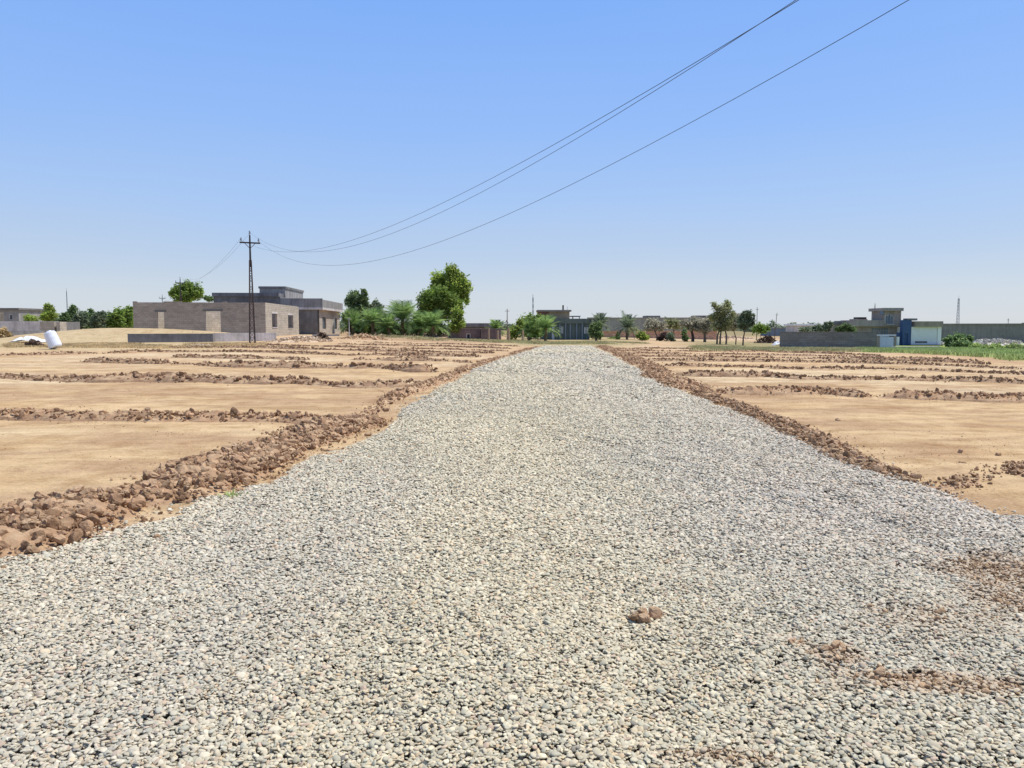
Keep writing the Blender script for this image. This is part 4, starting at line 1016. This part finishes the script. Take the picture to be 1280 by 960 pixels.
palm(784, 118, 390, 406, 14, 'palm with fan of upright fronds in front of the olive wall', 12, 34, 'l_grey')
SG = 'shrubs and pruned trees along the orange wall'
bush('shrub', 772, 116, [(772, 421, 2.5, 5)], 'thin dark sapling left of the fan palm', 'l_dark', 350, .14, seed=50, group=SG)
bush('shrub', 764, 122, [(766, 424, 9, 2.5)], 'low green weeds along the orange wall by the road end', 'l_mid', 500, .14, seed=51, group=SG)
bush('shrub', 803, 112, [(802, 420, 6, 6), (806, 422, 6, 4)], 'bright green rounded bush right of the fan palm', 'l_bright', 1300, .15, seed=52, group=SG)
tree('pruned_tree', 821, 118, [(816, 404, 9, 6), (825, 407, 9, 6), (811, 409, 8, 5)], 'bare brown tree right of the green bush', 'l_brown', 1300, .2, seed=53, group=SG, tr=.14)
bush('shrub', 830, 114, [(830, 420, 5, 5), (826, 423, 4, 3)], 'dull purple brown shrub in front of the orange wall', 'l_purple', 900, .15, seed=54, group=SG)
bush('shrub', 838, 113, [(838, 421, 5, 6), (842, 426, 4, 2)], 'dark grey green shrub right of the purple one', 'l_grey', 900, .15, seed=55, group=SG)
tree('pruned_tree', 842, 122, [(838, 404, 9, 6), (847, 407, 8, 6)], 'thin grey green tree above the dark shrub', 'l_olive', 1200, .2, seed=56, group=SG, tr=.12)
bush('shrub', 856, 115, [(856, 417, 3.5, 7), (857, 423, 4, 4)], 'dark green column shaped shrub', 'l_dark', 900, .15, seed=57, group=SG)
tree('pruned_tree', 866, 117, [(858, 405, 9, 6), (868, 402, 10, 6), (866, 409, 10, 5)], 'broad brown crowned tree on a reddish trunk', 'l_brown', 1700, .2, seed=58, group=SG, tr=.28, bark='rust')
tree('pruned_tree', 881, 116, [(876, 407, 8, 6), (885, 405, 9, 7), (881, 412, 7, 5)], 'brown crowned tree on a thick dark trunk', 'l_brown', 1500, .2, seed=59, group=SG, tr=.26)
bush('shrub', 793, 124, [(790, 412, 8, 3)], 'greyish bush behind the fan palm', 'l_olive', 500, .16, seed=60, group=SG)
tree('thin_tree', 902, 104, [(893, 383, 5, 6), (904, 388, 10, 8), (909, 381, 6, 6), (897, 396, 9, 7), (907, 400, 9, 7), (900, 408, 12, 6), (915, 394, 5, 6)], 'sparse grey green tree with several stems right of the orange wall', 'l_olive', 3600, .17, seed=61, tr=.14, trunks=3, clumps=13, cs=.30)
tree('thin_tree', 920, 106, [(918, 398, 6, 6), (914, 408, 8, 6)], 'yellowish thin tree between the two sparse trees', 'l_brown', 1000, .17, seed=62, tr=.1)
tree('thin_tree', 929, 103, [(932, 393, 7, 5), (927, 400, 6, 6), (937, 403, 6, 6), (929, 408, 6, 4), (940, 396, 3, 4)], 'small dark green tree on a bare thin trunk left of the brush pile', 'l_grey', 2300, .17, seed=63, tr=.12)
bush('shrub', 950, 125, [(948, 410, 8, 6), (956, 412, 6, 5)], 'green bush behind the brush pile', 'l_mid', 1300, .18, seed=64)

# ------------------------------------------------------------------ right: grey wall, gates, house, garage, long wall
lowwall('boundary_wall', 975, 1099, 98, 92, 415.6, 'taupe_wall', 'grey blockwork boundary wall left of the white gate', .25, zadd=-.8, cope='taupe_wall')
def gate(px0, px1, D, tp, label, mat, name='gate', post='taupe'):
    x0_, x1_ = A(px0, D), A(px1, D); z0 = float(H(x0_, D)); w = x1_ - x0_; h = Z(tp, D) - z0
    t = thing(name, label, 'gate', (x0_, D, z0))
    for a in (.02, w / 2 + .01):
        l = MB().box(a, a + w / 2 - .03, 0, .06, .05, h).build('gate_leaf', M[mat], t)
        mb = MB()
        for k in range(6): mb.box(a + .1 + k * (w / 2 - .2) / 5 - .02, a + .1 + k * (w / 2 - .2) / 5 + .02, -.03, 0, .1, h - .05)
        mb.build('rib', M['white'], l)
    MB().box(-.22, 0, -.08, .2, -.5, h + .15).build('post', M[post], t); MB().box(w, w + .2, -.08, .2, -.5, h + .15).build('post', M[post], t)
    MB().box(-.22, w + .2, -.1, .22, h + .15, h + .27).build('lintel', M['white'], t)
gate(1100, 1118, 90, 421.2, 'white panelled double metal gate at the right end of the grey wall', 'whiteblue')
def house_d():
    D = 112.; xa = A(1084, D); z0 = float(H(xa, D)); g = lambda px, d=D: A(px, d) - xa; q = lambda py, d=D: Z(py, d) - z0
    t = thing('village_house', 'taupe two storey house with arched upper window behind the grey wall', 'house', (xa, D, z0))
    zt = q(400.2); zb = q(408)
    hs = [(g(1089.5), g(1111), q(419.5), q(410))]
    MB().wall(g(1066), g(1125), 0, .25, -.6, zb, hs).box(g(1066), g(1066) + .25, .25, 4, -.6, zb).box(g(1125) - .25, g(1125), .25, 4, -.6, zb).box(g(1066) + .25, g(1125) - .25, 3.75, 4, -.6, zb).build('wall', M['taupe'], t)
    MB().box(g(1066), g(1129), -.5, 4.3, zb, zt).build('parapet', M['taupe2'], t)
    # front window with rail and pale band
    h = hs[0]; f = MB().box(h[0], h[1], .12, .16, h[2], h[3]).build('window', M['bluegrey'], t)
    mb = MB(); n = 7
    for k in range(n + 1): a = h[0] + (h[1] - h[0] - .08) * k / n; mb.box(a, a + .08, .04, .12, h[2], h[3])
    mb.box(h[0], h[1], .03, .04, q(413.5), q(412.7)); mb.build('frame', M['taupe2'], f)
    MB().box(g(1089), g(1111.5), -.15, 0, q(421), q(419.5)).build('sill', M['white'], t)
    # tower room with curved corner slab
    xl, xr = g(1102.5), g(1123.5); ztt = q(385)
    arch = [(g(1104), g(1106.6), q(404.5), q(394)), (g(1107.3), g(1109.9), q(404.5), q(392.5)), (g(1110.6), g(1113.2), q(404.5), q(394))]
    mb = MB().wall(xl, xr, -.56, .25, zb + .3, ztt - .45, arch); mb.box(xl, xl + .25, -.31, 3.4, zt + .003, ztt - .45); mb.box(xr - .25, xr, -.31, 3.4, zt + .003, ztt - .45); mb.box(xl + .25, xr - .25, 3.15, 3.4, zt, ztt - .45)
    mb.build('upper_room', M['taupe'], t)
    for a in arch:
        f = MB().box(a[0], a[1], -.53, -.505, a[2], a[3]).build('arched_window', M['bluegrey'], t)
        cx, rr = (a[0] + a[1]) / 2, (a[1] - a[0]) / 2; mb = MB()
        for k in range(6):
            t0, t1 = math.pi * k / 6, math.pi * (k + 1) / 6
            mb.bar((cx + rr * math.cos(t0), -.585, a[3] - rr + rr * math.sin(t0)), (cx + rr * math.cos(t1), -.585, a[3] - rr + rr * math.sin(t1)), .07)
        mb.box(a[0] - .06, a[0], -.62, -.55, a[2], a[3] - rr); mb.box(a[1], a[1] + .06, -.62, -.55, a[2], a[3] - rr); mb.build('frame', M['concrete'], f)
    MB().box(g(1100), g(1124.5), -1.0, 3.8, ztt - .45, ztt).build('roof_slab', M['taupe2'], t)
    MB().box(g(1100.5), g(1102.4), -.6, .4, ztt - .95, ztt - .45).build('bracket', M['bluegrey'], t)
    MB().box(g(1106), g(1116), -.66, -.562, q(406), q(404.8)).build('sill', M['concrete'], t)
    # left wing
    MB().box(g(1052), g(1066) - .002, 3, 6, -.6, q(405)).build('wing_wall', M['taupe'], t)
    MB().box(g(1051), g(1062), 2.8, 6.2, q(405) + .002, q(402)).build('wing_parapet', M['cement'], t)
    MB().box(g(1062) + .002, g(1066) - .004, 2.6, 5.5, q(405) + .004, q(400.8)).build('wing_parapet', M['taupe2'], t)
    MB().box(g(1075), g(1090), 1.5, 3.6, zt + .002, q(398.6)).build('roof_kerb', M['taupe'], t)
    MB().box(g(1078), g(1089.5), 1.7, 3, q(398.6) + .002, q(396.3)).build('roof_tank', M['black'], t)
    MB().tube([(g(1109), 4, ztt), (g(1109), 4, ztt + .8)], [.07, .03], 6).build('antenna_rod', M['steel'], t)
    MB().box(g(1124.4), g(1130), .9, 3, zt + .002, q(398.4)).build('roof_box', M['slate'], t)
house_d()
def garage():
    D = 108.; xa = A(1139.5, D); z0 = float(H(xa, D)); g = lambda px, d=D: A(px, d) - xa; q = lambda py, d=D: Z(py, d) - z0
    t = thing('garage', 'taupe garage with large white roller door beside the blue entrance', 'garage', (xa, D, z0))
    MB().wall(0, g(1177), 0, .25, -.6, q(408.6), [(g(1140), g(1172.5), .05, q(409.4))]).box(0, .25, .25, 6, -.6, q(408.6)).box(g(1177) - .25, g(1177), .25, 6, -.6, q(408.6)).box(.25, g(1177) - .25, 5.75, 6, -.6, q(408.6)).build('wall', M['white'], t)
    MB().box(g(1142.5), g(1177.3), -.35, 6.2, q(408.6), q(401.6)).build('fascia', M['taupe'], t)
    d = MB().box(g(1140.3), g(1172.2), .1, .15, .05, q(409.5)).build('roller_door', M['whiteblue'], t)
    mb = MB(); n = 16; zt = q(409.5)
    for k in range(n): mb.box(g(1140.3), g(1172.2), .07, .1, .1 + (zt - .1) * k / n, .1 + (zt - .1) * (k + .72) / n)
    mb.build('slats', M['white'], d)
    MB().box(g(1145), g(1160), .04, .068, .35, q(426.5)).build('stain_board', M['slate'], t)
    MB().box(g(1136), g(1176), -.8, -.01, -.5, .12).build('doorstep', M['rust'], t)
garage()
def entrance():
    D = 108.; xa = A(1125, D); z0 = float(H(xa, D)); g = lambda px, d=D: A(px, d) - xa; q = lambda py, d=D: Z(py, d) - z0
    t = thing('entrance_block', 'deep blue entrance block between the taupe house and the white garage', 'entrance', (xa, D, z0))
    MB().wall(g(1129), g(1139.4), 0, .3, -.5, q(400), [(g(1131), g(1135.5), -.1, q(417))]).box(g(1129), g(1129) + .3, .3, .9, -.5, q(400)).build('wall', M['blue'], t)
    MB().box(g(1131), g(1135.5), .15, .2, -.1, q(417)).build('door', M['blue'], t)
    MB().box(g(1124), g(1129) - .01, .5, .7, -.5, q(415.5)).build('side_wall', M['blue'], t)
    MB().box(g(1122), g(1124), -.2, .2, -.5, q(421)).build('white_box', M['white'], t)
    MB().box(g(1134), g(1146), -.1, 1.2, q(400), q(398)).build('roof_slab', M['slate'], t)
    MB().box(g(1146) + .01, g(1150), .8, 3, q(400.5), q(398.5)).build('roof_box', M['bluegrey'], t)
entrance()
longwall(1177, 1345, 128, 118, 405.8, 'longwall', 'long tall plain wall running off the right edge behind the rubble', zadd=-1.)
bush('reed_bush', 1200, 96, [(1189, 426, 6, 7), (1196, 425, 7, 7), (1204, 425, 7, 7.5), (1211, 426, 5, 7), (1200, 430, 15, 4)], 'large dark green reed bush in front of the long wall', 'l_dark', 5200, .2, seed=70, clumps=14)
WG = 'weeds along the rubble at right'
for i, (px, D) in enumerate([(1222, 92), (1246, 88), (1268, 86), (1236, 80), (1275, 80)]):
    bush('weed_clump', px, D, [(px, 434 - (92 - D) * -.12, 9, 3.6)], ['green weeds just right of the reed bush', 'green weeds in front of the middle of the long rubble heap', 'green weeds at the right end of the long rubble heap', 'nearer weed clump below the rubble', 'nearest weed clump at the right edge'][i], 'grass', 900, .16, seed=71 + i, group=WG, cat='weeds')
tree('leafy_tree', 1060, 103, [(1057, 409, 7, 4), (1064, 412, 6, 4), (1050, 412, 7, 3.5)], 'dark drooping tree over the grey wall by the taupe house', 'l_dark', 1500, .18, seed=80)
tree('leafy_tree', 1036, 112, [(1034, 408, 4, 6), (1028, 411, 6, 4), (1038, 405, 2.5, 4)], 'grey green tree behind the grey wall left of the house', 'l_grey', 1200, .2, seed=81)
tree('leafy_tree', 1008, 125, [(1006, 412, 9, 3), (1020, 411, 6, 4)], 'low grey tree above the middle of the grey wall', 'l_grey', 900, .2, seed=82)
flatbuilding(993, 1020, 190, 405, 'small white flat roofed building far behind the grey wall', 'concrete', 6, 'white', over=.4, rt=.4)
flatbuilding(960, 992, 210, 409.5, 'low hazy blue grey building far behind the slim posts', 'bluegrey', 6, 'cement', over=.2, rt=.3)
lowwall('concrete_kerb', 1118, 1176, 88, 90, 433.4, 'concrete', 'pale concrete kerb strip before the garage', .4, cat='kerb', zadd=-.2)

# ------------------------------------------------------------------ far treeline (one mass)
def treeline():
    r = np.random.RandomState(5); Vs, Fs, off = [], [], 0
    for k in range(150):
        px = -200 + k * 11.5 + r.uniform(-4, 4); D = r.uniform(330, 420); x = A(px, D); hh = r.uniform(2.2, 4.2) * (1 + .3 * math.sin(px * .02))
        V, Fc = leaves([(x, D, float(H(x, D)) + hh * .4, 4.5, 3, hh * .6)], 230, .7, r, clumps=8)
        Vs.append(V); Fs.append(Fc + off); off += len(V)
    o = npmesh('far_treeline', np.concatenate(Vs), np.concatenate(Fs), M['l_grey'], recenter=True); tag(o, 'hazy line of trees on the horizon', 'treeline', kind='stuff')
treeline()

# ------------------------------------------------------------------ grass
def grass(name, n, region, mat, label, hgt, seed, thr=.45, fs=.25, front=None):
    r = np.random.RandomState(seed); y = r.uniform(region[2], region[3], n * 3); u_ = r.uniform(region[0], region[1], n * 3); x = u_ * y
    d = fbm(x * fs, y * fs, seed, 4); edge = np.minimum(np.minimum((u_ - region[0]) / .05, (region[1] - u_) / .03), np.minimum((y - region[2]) / 6, 1)).clip(0, 1)
    k = (d * edge > thr * r.uniform(.7, 1.1, n * 3)) & (edge_side(x, y) < -.3)
    if front: k &= (y > front(x, y) + r.uniform(-3, 3, n * 3))
    x, y = x[k][:n], y[k][:n]; m_ = len(x); z = H(x, y) - .02
    a = r.uniform(0, 6.28, m_); hh = hgt * r.uniform(.4, 1.2, m_); w = .03 + .05 * hgt; lx, ly = r.normal(0, .35, m_) * hh, r.normal(0, .35, m_) * hh
    V = np.stack([np.c_[x - np.cos(a) * w, y - np.sin(a) * w, z], np.c_[x + np.cos(a) * w, y + np.sin(a) * w, z], np.c_[x + lx, y + ly, z + hh]], 1).reshape(-1, 3)
    o = npmesh(name, V, np.arange(len(V)).reshape(-1, 3), M[mat], recenter=True); tag(o, label, 'grass', kind='stuff')
grass('green_grass', 95000, (.42, .80, 33, 94), 'grass', 'fresh green grass in front of the garage and long wall', .26, 91, .44, .4, GF)
grass('olive_grass', 45000, (.20, .60, 58, 92), 'olgrass', 'olive dry grass along the foot of the grey wall', .22, 92, .48)
grass('dry_grass', 22000, (-.70, -.30, 48, 62), 'drygrass', 'straw coloured grass around the tipped tank and foundation walls', .16, 93, .5)
grass('verge_grass', 16000, (-.24, .2, 76, 98), 'olgrass', 'dull grass across the end of the fields before the houses', .2, 94, .5)
def tuft(px, py, n, hgt, label, seed):
    r = np.random.RandomState(seed); x, y = P(px, py); a = r.uniform(0, 6.28, n); d = np.abs(r.normal(0, .06, n)); bx_, by_ = x + np.cos(a) * d, y + np.sin(a) * d
    z = H(bx_, by_) ; hh = hgt * r.uniform(.5, 1.1, n); w = .006; lx, ly = np.cos(a) * hh * .5, np.sin(a) * hh * .5
    V = np.stack([np.c_[bx_ - np.sin(a) * w, by_ + np.cos(a) * w, z], np.c_[bx_ + np.sin(a) * w, by_ - np.cos(a) * w, z], np.c_[bx_ + lx + np.sin(a) * w, by_ + ly - np.cos(a) * w, z + hh * .8], np.c_[bx_ + lx * 1.6, by_ + ly * 1.6, z + hh]], 1).reshape(-1, 3)
    o = npmesh('weed_tuft', V, np.arange(len(V)).reshape(-1, 4), M['grass'], recenter=True); tag(o, label, 'weed')
tuft(289, 622, 40, .06, 'tiny green weed at the foot of the big left berm by the gravel', 5)

# ------------------------------------------------------------------ sky and sun
EL, AZ = math.radians(65), math.radians(72)
w = bpy.data.worlds.new('World'); sc.world = w; w.use_nodes = True; nt = w.node_tree
bg = nt.nodes['Background']; sky = nt.nodes.new('ShaderNodeTexSky'); sky.sky_type = 'NISHITA'; sky.sun_disc = False
sky.sun_elevation = EL; sky.sun_rotation = AZ; sky.air_density = 1.0; sky.dust_density = .6; sky.ozone_density = 2.2; sky.altitude = 200
tc = N(nt, 'ShaderNodeTexCoord'); sx = N(nt, 'ShaderNodeSeparateXYZ'); nt.links.new(tc.outputs['Generated'], sx.inputs[0])
hz = noise(nt, mapping(nt, tc.outputs['Generated'], (1.2, 1.2, 5)), 1.6, 3, .5)
hm = N(nt, 'ShaderNodeMath', operation='MULTIPLY_ADD'); nt.links.new(hz, hm.inputs[0]); hm.inputs[1].default_value = .05
hs = N(nt, 'ShaderNodeMath', operation='SUBTRACT'); nt.links.new(sx.outputs[2], hs.inputs[0]); hs.inputs[1].default_value = .025; nt.links.new(hs.outputs[0], hm.inputs[2])
grad = ramp(nt, hm.outputs[0], [(0, (.66, .71, .78)), (.035, (.62, .69, .79)), (.09, (.50, .625, .83)), (.16, (.40, .585, .93)), (.24, (.31, .525, .98)), (.39, (.225, .455, 1.0)), (.6, (.15, .30, .68)), (1, (.12, .22, .48))])
sc1 = N(nt, 'ShaderNodeVectorMath', operation='SCALE'); nt.links.new(grad, sc1.inputs[0]); sc1.inputs['Scale'].default_value = 1 / .13
nt.links.new(mixc(nt, sky.outputs[0], sc1.outputs[0], .85), bg.inputs[0]); bg.inputs[1].default_value = .13
s = bpy.data.lights.new('sun', 'SUN'); s.energy = 4.9; s.angle = math.radians(.53); s.color = (1, .955, .885)
so = bpy.data.objects.new('sun', s); link(so)
dv = Vector((math.cos(EL) * math.sin(AZ), math.cos(EL) * math.cos(AZ), math.sin(EL)))
so.rotation_euler = dv.to_track_quat('Z', 'Y').to_euler(); so.location = (0, 0, 50)
